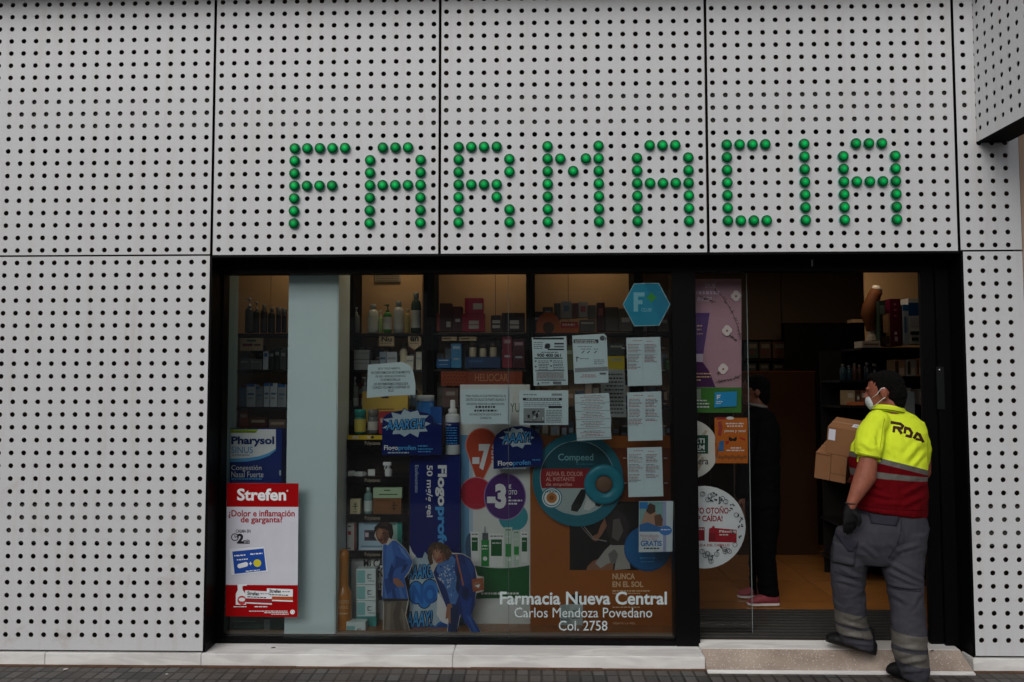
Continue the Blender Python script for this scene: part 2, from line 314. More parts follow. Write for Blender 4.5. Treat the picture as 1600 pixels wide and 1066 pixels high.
# projecting box sign
BX, BZ = 4.453, 3.0238
bl = empty('box_sign', (BX, 0, BZ), 'white perforated box sign projecting from the facade at upper right', 'sign')
mb = MB(); perforated(mb, [.0385 + .075 * k for k in range(15)], [BZ + .072 + .075 * k for k in range(20)], .004, 1.16, BZ, 4.55, 0, PANEL, depth=BX)
mb.build('side_panel', bl)
mb = MB(); perforated(mb, [.0385 + .075 * k for k in range(15)], [BZ + .072 + .075 * k for k in range(20)], .004, 1.16, BZ, 4.55, 0, PANEL, t=-.004, depth=BX + .155); mb.build('side_panel', bl)
mb = MB(); mb.box(BX + .002, BX + .153, -1.16, -.003, BZ - .006, BZ - .001, BLACKM); mb.build('underside', bl)
mb = MB(); mb.box(BX + .06, BX + .1, -1.12, -.003, BZ + .02, 4.5, BLACKM); mb.build('core', bl)
mb = MB(); mb.box(BX + .031, BX + .124, -1.172, -1.16, BZ, 4.55, PANEL); mb.build('front_panel', bl)
# ------------------------------------------------------------------ FARMACIA letters of green bulbs
def bulb_mat():
    m = bpy.data.materials.new('green_bulb'); t, b = nodes(m); N = t.nodes.new; L = t.links.new
    b.inputs['Base Color'].default_value = (.001, .045, .012, 1); b.inputs['Roughness'].default_value = .4; b.inputs['Specular IOR Level'].default_value = .12
    tc = N('ShaderNodeTexCoord'); sp = N('ShaderNodeSeparateXYZ'); L(tc.outputs['Object'], sp.inputs[0])
    cb = N('ShaderNodeCombineXYZ'); L(sp.outputs[0], cb.inputs[0]); L(sp.outputs[2], cb.inputs[1]); ln = N('ShaderNodeVectorMath'); ln.operation = 'LENGTH'; L(cb.outputs[0], ln.inputs[0])
    mr = N('ShaderNodeMapRange'); mr.inputs[1].default_value = 0; mr.inputs[2].default_value = .031; mr.inputs[3].default_value = 1; mr.inputs[4].default_value = 0; L(ln.outputs['Value'], mr.inputs[0])
    pw = N('ShaderNodeMath'); pw.operation = 'POWER'; pw.inputs[1].default_value = 1.5; L(mr.outputs[0], pw.inputs[0])
    oi = N('ShaderNodeObjectInfo'); r2 = N('ShaderNodeMapRange'); r2.inputs[3].default_value = .42; r2.inputs[4].default_value = .66; L(oi.outputs['Random'], r2.inputs[0])
    mu = N('ShaderNodeMath'); mu.operation = 'MULTIPLY'; L(pw.outputs[0], mu.inputs[0]); L(r2.outputs[0], mu.inputs[1])
    b.inputs['Emission Color'].default_value = (.002, .80, .16, 1); L(mu.outputs[0], b.inputs['Emission Strength']); return m
BULB = bulb_mat(); COLLAR = M('6fb5a6', .25, 0, .05, name='mint_plastic')
bm_ = MB(); bm_.lathe((0, 0, 0), [(.0305, .012), (.0305, .0145), (.0296, .0180), (.0266, .0218), (.0212, .0250), (.0146, .0270), (.007, .0282), (.0012, .0286)], BULB, 24, 'y')
cm_ = MB(); cm_.lathe((0, 0, 0), [(.0314, -.001), (.0320, .003), (.0320, .010), (.0308, .0118)], COLLAR, 24, 'y')
def mesh_of(mb):
    o = mb.build('tmp', None); me = o.data; off = o.location.copy(); me.transform(Matrix.Translation(off)); bpy.data.objects.remove(o); return me
BULBME, COLLME = mesh_of(bm_), mesh_of(cm_)
col7 = lambda c: [(c, r) for r in range(12, 19)]
def letA(c): return [(c + i, 12) for i in (1, 2, 3)] + [(c + d, r) for d in (0, 4) for r in range(13, 19)] + [(c + i, 15) for i in (1, 2, 3)]
LET = [('F', 'leftmost letter of the sign', col7(6) + [(c, 12) for c in range(7, 11)] + [(c, 15) for c in range(7, 10)]),
       ('A', 'between the F and the R', letA(12)),
       ('R', 'with its open diagonal leg', col7(19) + [(20, 12), (21, 12), (22, 12), (23, 13), (23, 14), (20, 15), (21, 15), (22, 15), (22, 16), (23, 17), (23, 18)]),
       ('M', 'in the middle of the sign', col7(26) + col7(30) + [(27, 13), (29, 13), (28, 14)]),
       ('A', 'between the M and the C', letA(33)),
       ('C', 'square and open to the right', col7(40) + [(c, r) for c in (41, 42, 43) for r in (12, 18)]),
       ('I', 'a single upright row of bulbs', col7(46)),
       ('A', 'rightmost letter of the sign', letA(49))]
for ch, where, cells in LET:
    x = min(c for c, r in cells) * P_
    e = empty('sign_letter', (x, 0, ROWZ(18)), 'letter %s made of green bulbs, %s' % (ch, where), 'sign letter', 'green bulb letters of the sign')
    for c, r in cells:
        o = bpy.data.objects.new('bulb', BULBME); COL.objects.link(o); o.parent = e; o.location = (c * P_ - x, 0, ROWZ(r) - ROWZ(18)); o.rotation_euler = (0, random.uniform(0, 6.28), 0)
        k = bpy.data.objects.new('collar', COLLME); COL.objects.link(k); k.parent = o
# ------------------------------------------------------------------ marble base, ramp
def solid(name, px, mat, label, cat, bevel=.003, **kw):
    mb = MB(); mb.box(*px, mat); return mb.build(name, None, bevel, label=label, cat=cat, **kw)
XJ = W(72, 1030, 0).x
solid('marble_plinth', (-6, XJ - .001, -.012, .118, -.02, .0695), MARBLE, 'short stained marble plinth block at the far left below the panel', 'plinth')
solid('marble_plinth', (XJ + .001, J12 - .012, -.012, .118, -.02, .0695), MARBLE, 'long marble plinth block under the left perforated panel', 'plinth')
XE = W(1101, 1030, 0).x
XSJ = W(708, 1030, 0).x
solid('window_sill', (J12 - .010, XSJ - .001, -.014, .21, -.02, .0705), MARBLE, 'left marble sill slab under the window, below the red poster', 'sill', .004)
solid('window_sill', (XSJ + .001, XE, -.014, .21, -.02, .0705), MARBLE, 'right marble sill slab under the window, ending at the ramp', 'sill', .004)
gs = MB()
for k in range(60):
    x0 = -6 + k * .25; gs.box(x0, x0 + .249, -.034 - random.random() * .012, -.0125, -.01, .003 + random.random() * .003, M('5a4232', .95, 0, .5, 30, .6, 90))
gs.build('dirt_strip', kind='structure')
solid('marble_plinth', (J45 + .002, JR + .01, -.012, .118, -.02, .0695), MARBLE, 'short marble plinth block right of the doorway', 'plinth')
XRE = J45 - .022
rp = empty('entrance_ramp', ((XE + XRE) / 2, 0, 0), 'sloping tan granite entrance ramp edged with white marble', 'ramp')
def wedge(y0, z0, y1, z1, m, name, xa=XE + .002, xb=XRE):
    mb = MB(); V = [(x, y, z) for x in (xa, xb) for y, z in ((y0, -.02), (y1, -.02), (y1, z1), (y0, z0))]
    mb.raw(V, [(0, 1, 2, 3), (7, 6, 5, 4), (0, 4, 5, 1), (1, 5, 6, 2), (2, 6, 7, 3), (3, 7, 4, 0)], m); return mb.build(name, rp, .002)
wedge(.085, .0865, .222, .094, MARBLE, 'threshold'); wedge(-.051, .0145, .084, .086, GRAN, 'granite_slab'); wedge(-.075, .009, -.052, .0145, MARBLE, 'edge_strip')
# litter
def bit(name, px, py, Y, s, h, label, cat, z):
    p = W(px, py, Y); mb = MB()
    mb.tube([(p.x - s, Y - s * .5, z + h * .5), (p.x, Y, z + h * .75), (p.x + s, Y + s * .6, z + h * .5)], [h * .35, h * .5, h * .3], M('e8e2d8', .8) if cat != 'leaf' else M('2a1c14', .8), 6); mb.build(name, None, label=label, cat=cat)
bit('cigarette_butt', 103, 1047, -.09, .011, .008, 'white cigarette butt lying on the pavement at left', 'cigarette butt', 0)
bit('paper_scrap', 261, 1053, -.15, .006, .005, 'tiny white paper scrap on the pavement under the left panel', 'litter', 0)
bit('dry_leaf', 427, 1012, .09, .011, .006, 'small dark dry leaf lying on the marble window sill', 'leaf', .0705)
bit('dry_leaf', 1457, 1019, .06, .012, .006, 'curled brown leaf at the right end of the threshold', 'leaf', .087)
# ------------------------------------------------------------------ black shopfront frame and glass
FY = .165; GY = .195
gx0, gx1, gz0, gz1 = W(348.5, 700, GY).x, W(1051.5, 700, GY).x, W(700, 997.5, GY).z, W(700, 427.3, GY).z
px0, px1 = gx1, W(1090, 700, FY).x
dx1 = W(1445.5, 700, FY).x
fr = empty('shopfront_frame', ((J12 + J45) / 2, FY, .09), 'black metal frame around the shop window and the doorway', 'shopfront')
OX0, OX1 = J12 + .004, J45 + .008
def fp(name, *b, m=BLACK, bev=.002): mb = MB(); mb.box(*b, m); return mb.build(name, fr, bev)
fp('reveal', OX0 - .010, OX0, .004, .26, .0715, JZ - .006); fp('reveal', OX1, OX1 + .010, .004, .50, .0715, JZ - .006)
fp('soffit', OX0 + .001, OX1 - .001, .002, .30, JZ - .012, JZ + .012)
fp('header', OX0 + .001, OX1 - .001, FY, .26, gz1, JZ - .0125)
fp('jamb', OX0 + .001, gx0, FY, .26, .0715, gz1 - .0005)
fp('bottom_rail', gx0 + .0005, gx1, FY + .002, .26, .0715, gz0)
fp('post', px0 + .0005, px1, FY - .003, .30, .0715, gz1 - .0005)
xq = W(1466, 700, FY).x
fp('jamb', dx1, xq, FY - .002, FY + .03, .095, gz1 - .0005)
fp('jamb', xq + .001, OX1 - .0005, FY - .02, FY + .06, .088, gz1 - .0005)
mb = MB(); a, b, c, d = RC(1463, 573, 1475, 640, FY - .02); mb.box(a, b, FY - .028, FY - .0205, c, d, M('111314', .5)); lk = mb.build('access_reader', fr, .002)
mb = MB(); p = W(1468.5, 578, FY - .03); mb.lathe((p.x, FY - .028, p.z), [(.006, 0), (.006, .002), (.003, .003)], M('c8ccd0', .2, .8), 12, 'y'); mb.build('keyhole', lk)
sheet('s', rectq(1267.5, 406, 1270.5, 416), .158, M('8f9396')).build('sensor_sticker', fr)
gl = MB(); xs_ = W(794.5, 700, GY).x
def pane(name, x0, x1, z0, z1, Y, m, parent, t=.010):
    mb = MB(); mb.box(x0, x1, Y, Y + t, z0, z1, m); o = mb.build(name, parent)
    o.data.materials.append(CLEAR)                       # only the outer face mirrors; the other faces just let light through
    for p in o.data.polygons:
        if p.normal.y > -.5: p.material_index = 1
    return o
pane('glass_pane', gx0, xs_ - .0012, gz0, gz1, GY, GLASS, fr); pane('glass_pane', xs_ + .0012, gx1, gz0, gz1, GY, GLASS, fr)
mb = MB(); mb.box(xs_ - .0011, xs_ + .0011, GY - .0005, GY + .0105, gz0, gz1, M('4a5150', .5)); mb.build('silicone_joint', fr)
DY = .345
dX0, dX1 = W(1060, 700, DY).x, W(1171.5, 700, DY).x
dr = empty('glass_door', (dX0, DY, .095), 'frameless glass sliding door pushed open behind the black post', 'door')
pane('glass_pane', dX0, dX1 - .003, .098, gz1 + .1, DY, DGLASS, dr)
mb = MB(); mb.box(dX1 - .0029, dX1, DY, DY + .010, .098, gz1 + .1, M('7f8a88', .3)); mb.build('edge_strip', dr)
# vinyl lettering on the window
VIN = M('aebaba', .6)
vl = empty('window_lettering', W(910, 985, GY - .002), 'three lines of pale vinyl lettering with the pharmacy name low on the window glass', 'lettering')
for t, *b in [('Farmacia Nueva Central', 781, 924.5, 1042, 945, .022), ('Carlos Mendoza Povedano', 804, 949.5, 1019, 965, 0), ('Col. 2758', 873, 970, 949, 985.5, .004)]:
    p = Print(GY - .0005); p.text(t, *b[:4], VIN, b[4]); p.build('text_line', vl)
# ------------------------------------------------------------------ shop interior shell
FLZ = .092
BEIGE = M('c9a57c', .7, 0, .06, 2); DKB = M('3a2f28', .6, 0, .15, 3)
def floor_mat():
    m = bpy.data.materials.new('tan_floor_tiles'); t, b = nodes(m); N = t.nodes.new; L = t.links.new
    geo = N('ShaderNodeNewGeometry'); mp = N('ShaderNodeMapping'); mp.inputs['Location'].default_value = (.21, .13, 0); L(geo.outputs['Position'], mp.inputs[0])
    br = N('ShaderNodeTexBrick'); br.offset = 0; br.inputs['Scale'].default_value = 1; br.inputs['Brick Width'].default_value = .6; br.inputs['Row Height'].default_value = .6; br.inputs['Mortar Size'].default_value = .003
    br.inputs['Color1'].default_value = (.27, .105, .026, 1); br.inputs['Color2'].default_value = (.31, .125, .032, 1); br.inputs['Mortar'].default_value = (.19, .078, .021, 1); L(mp.outputs[0], br.inputs[0])
    n = N('ShaderNodeTexNoise'); n.inputs['Scale'].default_value = 5; n.inputs['Detail'].default_value = 7; L(geo.outputs['Position'], n.inputs[0])
    x = N('ShaderNodeMix'); x.data_type = 'RGBA'; x.blend_type = 'MULTIPLY'; x.inputs[0].default_value = .5; L(br.outputs['Color'], x.inputs[6]); L(n.outputs[0], x.inputs[7])
    g2_ = N('ShaderNodeMix'); g2_.data_type = 'RGBA'; g2_.blend_type = 'ADD'; g2_.inputs[0].default_value = .35; L(x.outputs[2], g2_.inputs[6]); L(br.outputs['Color'], g2_.inputs[7])
    L(g2_.outputs[2], b.inputs['Base Color']); b.inputs['Roughness'].default_value = .16; b.inputs['Specular IOR Level'].default_value = .5; return m
fl = MB(); fl.box(-.7, 7, .36, 8, FLZ - .05, FLZ, floor_mat()); fl.box(-.06, 4.5, .222, .36, FLZ - .05, FLZ - .002, M('8a7a66', .5)); fl.build('shop_floor', kind='structure')
def mat_mat():
    m = bpy.data.materials.new('ribbed_mat'); t, b = nodes(m); N = t.nodes.new; L = t.links.new
    geo = N('ShaderNodeNewGeometry'); sp = N('ShaderNodeSeparateXYZ'); L(geo.outputs['Position'], sp.inputs[0])
    n = N('ShaderNodeTexNoise'); n.inputs['Scale'].default_value = 40; L(geo.outputs['Position'], n.inputs[0])
    r = N('ShaderNodeMix'); r.data_type = 'RGBA'; r.inputs[6].default_value = (.008, .008, .007, 1); r.inputs[7].default_value = (.030, .028, .026, 1); L(n.outputs[0], r.inputs[0]); L(r.outputs[2], b.inputs['Base Color']); b.inputs['Roughness'].default_value = .75; return m
dm = empty('door_mat', (3.5, .5, FLZ), 'dark ribbed entrance mat on the shop floor', 'door mat')
mb = MB(); mb.box(px1 + .01, dx1 + .1, .235, .86, FLZ + .001, FLZ + .006, mat_mat()); mb.build('base', dm)
mb = MB()
for k in range(10): y = .25 + k * .061; mb.box(px1 + .01, dx1 + .1, y, y + .014, FLZ + .0062, FLZ + .012, M('4a4845', .4, .3, .3, 20))
mb.build('metal_ribs', dm)
sh = empty('shop_walls', (2.4, 4, 0), 'inside walls and ceiling of the shop, mostly dark brown', 'wall')
def wl(name, *b, m=BEIGE): mb = MB(); mb.box(*b, m); return mb.build(name, sh)
wl('back_wall', 3.0, 7, 4.6, 4.7, FLZ, 3.2, m=DKB); wl('side_wall', 6.2, 6.3, .3, 4.6, FLZ, 3.2, m=DKB)
wl('side_wall', -.68, -.60, .305, 1.3, .0, 3.2, m=M('8b8f8c', .7))
wl('ceiling', -.7, 7, .305, 4.8, 2.78, 2.86, m=M('cfc8bc', .8))
wl('front_wall', -.7, OX0 - .012, .305, .34, 0, 3.2, m=DKB); wl('front_wall', OX1 + .012, 7, .51, .55, 0, 3.2, m=DKB); wl('front_wall', OX0 - .012, OX1 + .011, .305, .34, JZ + .02, 3.2, m=DKB)
# window display floor
wd_ = MB(); wd_.box(-.59, px0, .265, 1.2, .06, W(600, 998, .3).z + .004, M('b3c6c2', .35)); wd_.build('display_floor', None, label='pale display platform inside the shop window', cat='platform')
DFZ = W(600, 998, .3).z + .004
# panelled back of the display, seen lit above the shelves
SB = 1.16
pb = empty('back_panelling', (1.5, SB, .1), 'beige panelled partition with dark joints behind the window shelves', 'partition')
xs = [-.598] + [W(x, 460, SB).x for x in (340, 423, 545, 660, 774, 888, 998, 1058)] + [W(1084, 460, SB).x]
for a, b in zip(xs, xs[1:]):
    mb = MB(); mb.box(a + .002, b - .002, SB, SB + .02, .09, 2.76, BEIGE); mb.build('panel', pb)
mb = MB(); mb.box(xs[0], xs[-1], SB + .021, SB + .06, .09, 2.76, BLACKM); mb.build('backing', pb)
mb = MB(); a, b, c, d = RC(586, 428, 626, 441, SB - .01); mb.box(a, b, SB - .016, SB - .001, c, d + .03, M('b9ab95', .5))
gref = mb.build('grille_reflection', pb, .002)  # solid strips painting a window grille mirrored in the glass
mb = MB()
for k in range(5): z = c + .01 + k * .014; mb.box(a + .01, b - .01, SB - .02, SB - .0165, z, z + .006, M('8d8272', .5))
mb.build('slat', gref)
# column beside the window, pale inner reveal
cl = MB(); COLM = M('dff2f4', .45, 0, .05, 2, .05, 8)
a, b = W(447.5, 700, .30).x, W(526.5, 700, .30).x; cl.box(a, b, .30, .62, DFZ + .0015, 2.775, COLM); cl.build('column', None, .006, label='pale grey square column standing just inside the window', cat='column')
rv = MB(); a = W(372, 700, .46).x; rv.box(-.059, W(353, 600, .27).x, .27, .46, DFZ + .0015, 2.775, M('8fa3a2', .5)); rv.build('inner_reveal', None, label='pale narrow wall strip inside the left edge of the window', cat='wall')
# ceiling lamps of the shop (warm)
def ceil_lamp(x, y, energy, label, z=2.775, size=.12, col=(1, .80, .58)):
    e = empty('ceiling_light', (x, y, z), label, 'ceiling light', 'warm shop ceiling lights')
    mb = MB(); mb.lathe((x, y, z - .02), [(size, .0), (size * .96, .019)], M('d8d8d8', .3, .4), 24); mb.build('housing', e)
    mb = MB(); mb.lathe((x, y, z - .023), [(size * .8, 0), (size * .8, .0029)], M('ffd9a0', .5, emit=4), 24); mb.build('diffuser', e)
    l = bpy.data.lights.new('lamp', 'AREA'); l.shape = 'DISK'; l.size = size * 1.5; l.energy = energy; l.color = col
    o = bpy.data.objects.new('lamp', l); COL.objects.link(o); o.parent = e; o.location = (0, 0, -.03)
for i, (x, y, en, lb) in enumerate([(.25, .86, .62, 'round ceiling light above the shelves left of the column'), (.95, .86, .62, 'round ceiling light above the bottle shelf right of the column'), (1.65, .86, .62, 'round ceiling light above the red boxes'), (2.3, .86, .5, 'round ceiling light above the shelves behind the hexagon sticker'), (4.35, 1.5, 1.7, 'round ceiling light above the shelves beside the doorway'), (3.2, 1.9, 2.4, 'round ceiling light in the middle of the shop')]):
    ceil_lamp(x, y, en, lb)
# ------------------------------------------------------------------ shelving behind the window
SF = .88
BOARD = M('171412', .45, 0, .2, 5)
def shelving(px_l, px_r, ys, label, Y=SF, back=SB - .002, posts=True, pw=.02):
    x0, x1 = W(px_l, 560, Y).x, W(px_r, 560, Y).x
    e = empty('shelf_unit', ((x0 + x1) / 2, (Y + back) / 2, DFZ), label, 'shelving')
    for y in ys:
        z = W((px_l + px_r) / 2, y, Y).z; mb = MB(); mb.box(x0 + pw, x1 - pw, Y, back, z - .016, z, BOARD); mb.build('shelf', e, .001)
    top = W(700, ys[0], Y).z
    for x in (x0, x1 - pw):
        mb = MB(); mb.box(x, x + pw - .0005, Y - .01, back, DFZ + .0015, 2.70 if posts else top, BLACKM); mb.build('upright', e)
    return e
shelving(335, 541, (521, 579, 637, 695, 752, 810, 868, 930), 'tall black shelving with bottles reaching behind the pale column')
shelving(541.5, 671, (521, 578, 636, 695, 752, 810, 868, 930), 'tall black shelving with pump bottles right of the column', pw=.045)
shelving(671.5, 829, (520, 577, 636, 695, 752, 810, 868, 930), 'tall black shelving with red boxes in the middle of the window', pw=.03)
shelving(829.5, 998, (520, 578, 636, 695, 752, 810, 868, 930), 'tall black shelving with grey boxes behind the paper notices', pw=.03)
shelving(998.5, 1075, (520, 578, 636, 695, 752, 810, 868, 930), 'narrow black shelving at the right end of the window', pw=.03)
# ------------------------------------------------------------------ goods on the shelves
def carton(name, q, Y, d, m, label=None, group=None, marks=(), cat='box', parent=None, bev=.0015):
    """a carton whose front is the pixel rectangle q on plane Y; marks: (x0, y0, x1, y1, material) in fractions of the front"""
    a, b, c, e = RC(*q, Y); mb = MB(); mb.box(a, b, Y, Y + d, c, e, m); o = mb.build(name, parent, bev)
    if label: tag(o, label, cat, group)
    if marks:
        p = MB()
        for i, (u0, v0, u1, v1, mm) in enumerate(marks):
            y = Y - .0006 * (i + 1); X = lambda u: a + u * (b - a); Z = lambda v: e - v * (e - c)
            p.face([(X(u0), y, Z(v0)), (X(u1), y, Z(v0)), (X(u1), y, Z(v1)), (X(u0), y, Z(v1))][::-1], mm)
        k = p.build('printed_label', None); k.parent = o; k.location = k.location - o.location
    return o
def bottle(q, Y, m, capm, label, kind='pump', lab=None, group=None, cat='bottle', name='bottle'):
    a, b, c, e = RC(*q, Y); r = (b - a) / 2; h = e - c; x = (a + b) / 2; y = Y + r
    o = empty(name, (x, y, c), label, cat, group); mb = MB(); cm = MB()
    if kind == 'pump':
        mb.lathe((x, y, c), [(r * .94, 0), (r, h * .02), (r, h * .62), (r * .85, h * .69), (r * .4, h * .72)], m, 18)
        cm.lathe((x, y, c), [(r * .42, h * .721), (r * .42, h * .80), (r * .16, h * .81), (r * .16, h * .93), (r * .36, h * .935), (r * .36, h)], capm, 12); cm.box(x - r * .95, x, y - r * .15, y + r * .15, c + h * .95, c + h * .985, capm)
    elif kind == 'tube':
        mb.lathe((x, y, c), [(r * .8, h * .16), (r * .98, h * .2), (r, h * .6), (r * .95, h)], m, 18); cm.lathe((x, y, c), [(r * .8, 0), (r * .82, h * .158)], capm, 18)
    elif kind == 'round':
        mb.lathe((x, y, c), [(r * .95, 0), (r, h * .03), (r, h * .68), (r * .8, h * .77), (r * .45, h * .82)], m, 18); cm.lathe((x, y, c), [(r * .5, h * .82), (r * .52, h * .98), (r * .45, h)], capm, 14)
    elif kind == 'jar':
        mb.lathe((x, y, c), [(r * .9, 0), (r, h * .05), (r, h * .66), (r * .9, h * .7)], m, 18); cm.lathe((x, y, c), [(r, h * .70), (r, h * .98), (r * .93, h)], capm, 18)
    mb.build('body', o); cm.build('cap', o)
    if lab:
        lm, z0, z1 = lab; l = MB(); n = 18; V = []
        for zz in (z0, z1):
            for k in range(n // 2 + 1): t = pi + pi * k / (n // 2); V.append((x + (r + .0007) * cos(t), y + (r + .0007) * sin(t), c + zz * h))
        k_ = n // 2 + 1; l.raw(V, [(i, i + 1, k_ + i + 1, k_ + i) for i in range(n // 2)], lm, True); l.build('label', o)
    return o
C = lambda h, r=.45: M(h, r, var=.08)
SH1, SH2, SH3, SY = 520, 578, 636, SF + .03
DG, NV, SMOKE = C('2c3034', .2), C('141a2c', .3), C('3b3f40', .15)
# top shelf left of the column
for i, (x0, x1, y0, m, k) in enumerate([(381, 394, 465, SMOKE, 'pump'), (395, 404, 471, SMOKE, 'pump'), (405, 416, 475, DG, 'round'), (417, 428, 480, DG, 'round'), (430, 438, 480, NV, 'jar'), (439, 447, 482, NV, 'jar')]):
    w_ = ['tallest smoky pump bottle at the left end', 'second smoky pump bottle beside the tallest one', 'dark grey round bottle in the middle', 'dark grey round bottle next to the navy jars', 'navy jar beside the grey bottles', 'navy jar half hidden by the column edge'][i]
    bottle((x0, y0, x1, SH1), SY + (i % 2) * .03, m, C('8e9294', .3), w_ + ' of the top shelf by the column', k)
CRM = C('cdb28c')
o = carton('shelf_card', (375, 528, 411, 548), SY - .01, .004, CRM, 'cream shelf card hanging under the top shelf left of the column', marks=[(.3, .15, .7, .3, C('3a7a5a')), (.1, .45, .55, .65, C('7a2440')), (.6, .5, .9, .62, C('55323a'))], cat='shelf card')
for i, (q, m, w_) in enumerate([((374, 561, 390, SH2), '6d7276', 'grey carton at the left end'), ((391, 561, 409, SH2), '7b8084', 'paler grey carton beside the white one'), ((411, 549, 419, SH2), 'c8d2da', 'white carton with blue stripe'), ((420, 546, 428, SH2), '2f3638', 'dark green carton'), ((429, 543, 437, SH2), '26302c', 'darkest upright carton'), ((438, 545, 447, SH2), '4a4f52', 'grey upright carton beside the column')]):
    carton('carton', q, SY, .08, C(m), w_ + ' on the second shelf left of the column', 'cartons on the second shelf', marks=[(.2, .1, .8, .3, C('3f6ea8'))] if i == 2 else [(.15, .2, .85, .35, C('8f9496'))])
for i, (q, w_) in enumerate([((374, 606, 384, SH3), 'narrow blue and white carton at the left end'), ((385, 600, 399, SH3), 'white carton with a blue top'), ((400, 604, 411, SH3), 'grey white carton in the middle'), ((412, 599, 421, SH3), 'slim white carton with blue bars'), ((422, 599, 433, SH3), 'white carton with a blue corner'), ((434, 601, 447, SH3), 'wide white carton beside the column')]):
    carton('carton', q, SY + .01, .08, C(['5a7590', 'c3ccd2', '8c959a', 'bfc9d0', 'c8d0d6', '9ba3a8'][i]), w_ + ' on the third shelf by the column', 'cartons on the third shelf', marks=[(0, 0, .9 if i % 2 else .4, .12, C('2d66a8')), (.15, .4, .85, .48, C('56789a')), (.2, .6, .7, .65, C('7b8790'))])
for i, (q, m, w_) in enumerate([((374, 642, 387, 694), 'a5532f', 'orange dotted'), ((390, 652, 416, 694), '6d3f28', 'wide brown'), ((420, 656, 446, 694), '8a7466', 'tan')]):
    carton('carton', q, SY + .02, .07, C(m), w_ + ' carton on the shelf above the blue sinus box', marks=[(.1, .1, .9, .2, C('c9b39c'))])
# top shelf right of the column
for i, (x0, x1, y0, m, cm, k, lb) in enumerate([(540, 548, 474, '8e9698', '9aa0a2', 'pump', 'silver pump bottle next to the column'), (550, 561, 480, '70787c', 'aab0b2', 'pump', 'grey pump bottle with a black foot'), (573, 590, 475, 'cdd3d3', 'b7bdbd', 'round', 'white round bottle'), (591, 598, 485, 'b3cf86', 'd9e0cf', 'pump', 'pale lime slim bottle'), (598, 611, 475, '3c8a34', '2e5d2c', 'pump', 'clear green pump bottle'), (613, 630, 470, 'c3c9cc', 'a8aeb0', 'round', 'tall white grey bottle'), (632, 640, 482, 'b8a860', 'cfc59a', 'round', 'yellowish slim bottle'), (641, 657, 456, '1e3b2a', '98a39c', 'round', 'tallest dark green bottle with clear cap')]):
    bottle((x0, y0, x1, SH1), SY + (.02 if i % 2 else 0), C(m, .2), C(cm, .25), lb + ' on the top shelf right of the column', k, (C('d5dad8'), .12, .55) if i in (2, 4, 5, 7) else None)
for q, t, lb in [((592, 525, 616, 541), 'Nu', 'cream shelf card reading Nu under the green bottle'), ((637, 525, 658, 541), 'en', 'pointed cream shelf card reading en beside the black post')]:
    o = sheet('shelf_card', rectq(*q) if t == 'Nu' else [(q[0], q[1]), (q[2], q[1]), (q[2], q[3] - 2), ((q[0] + q[2]) / 2, q[3] + 6), (q[0] + 2, q[3])], SY - .012, CRM); o.text(t, q[0] + 4, q[1] + 1, q[2] - 4, q[1] + 9, INK, .03); o.words(q[0] + 3, q[1] + 11, q[2] - 4, 1.3, GREYINK)
    tag(o.build('shelf_card', None), lb, 'shelf card')
for i, (q, m, lb) in enumerate([((549, 547, 577, 561), 'aeb6ba', 'flat white carton on top of another'), ((549, 562, 577, SH2), 'b8bfc2', 'flat white carton under its twin'), ((579, 563, 592, SH2), '8c9499', 'small grey carton'), ((593, 550, 603, SH2), 'a4b4c2', 'white carton with a dark blue stripe'), ((604, 550, 620, SH2), 'c2cad0', 'white carton with a pale front'), ((634, 556, 646, SH2), 'cfc9b8', 'ivory carton'), ((650, 550, 659, SH2), 'bfb9a8', 'ivory carton beside the black post')]):
    carton('carton', q, SY + .005, .07, C(m), lb + ' on the second shelf right of the column', marks=[(.08, .3, .92, .42, C('4f6d8c' if i == 3 else '9aa2a6'))])
bottle((624, 537, 636, SH2), SY, C('cfc3a4', .3), C('3a3330'), 'cream bottle with dark cap on the second shelf', 'round')
for x0, x1, lb in [(547, 559, 'left clear spray bottle'), (564, 575, 'right clear spray bottle')]:
    bottle((x0, 589, x1, SH3), SY, C('7f8a88', .1), C('aab2b0', .2), lb + ' on the third shelf behind the curled notice', 'pump', (C('c9d0ce'), .05, .3))
carton('gift_box', (566, 612, 637, 660), .80, .05, C('c9a948'), 'mustard yellow gift box behind the curled paper notice', marks=[(.42, .02, .58, .22, C('3a3026')), (.3, .55, .7, .6, C('8f6f22')), (.2, .7, .28, .76, C('7c5f1e')), (.62, .68, .74, .74, C('7c5f1e')), (.4, .78, .52, .85, C('7c5f1e'))])
# boxes on the middle shelves
RD, RD2, DR = C('b5173a'), C('8f1a34'), C('3d1a1c')
WM = C('c7c2bd')
for q, m, mk, lb in [((682, 490, 687, 518), 'a4462a', [], 'thin orange carton at the left end'), ((687, 474, 706, 518), '4a2a2a', [(.55, .65, .9, .85, WM)], 'tall dark brown carton'), ((707, 479, 722, 518), '52282c', [(.3, .5, .8, .62, WM)], 'dark maroon carton'), ((726, 466, 755, 489.6), 'b01f46', [(.45, .35, .95, .75, WM)], 'crimson carton stacked on top'), ((722, 490, 757, 518), 'a5183a', [(.3, .4, .75, .6, WM), (.3, .65, .75, .85, WM)], 'crimson carton under another one'), ((767, 493, 783, 518), '3a2426', [(.15, .3, .9, .5, WM), (.15, .6, .9, .8, WM)], 'dark carton with two white labels'), ((784, 489, 820, 518), '33201f', [(.35, .4, .75, .62, WM), (.35, .68, .75, .85, WM)], 'wide dark carton beside the black post')]:
    carton('carton', q, SY, .10, C(m), lb + ' on the shelf with red boxes', 'cartons on the shelf with red boxes', mk)
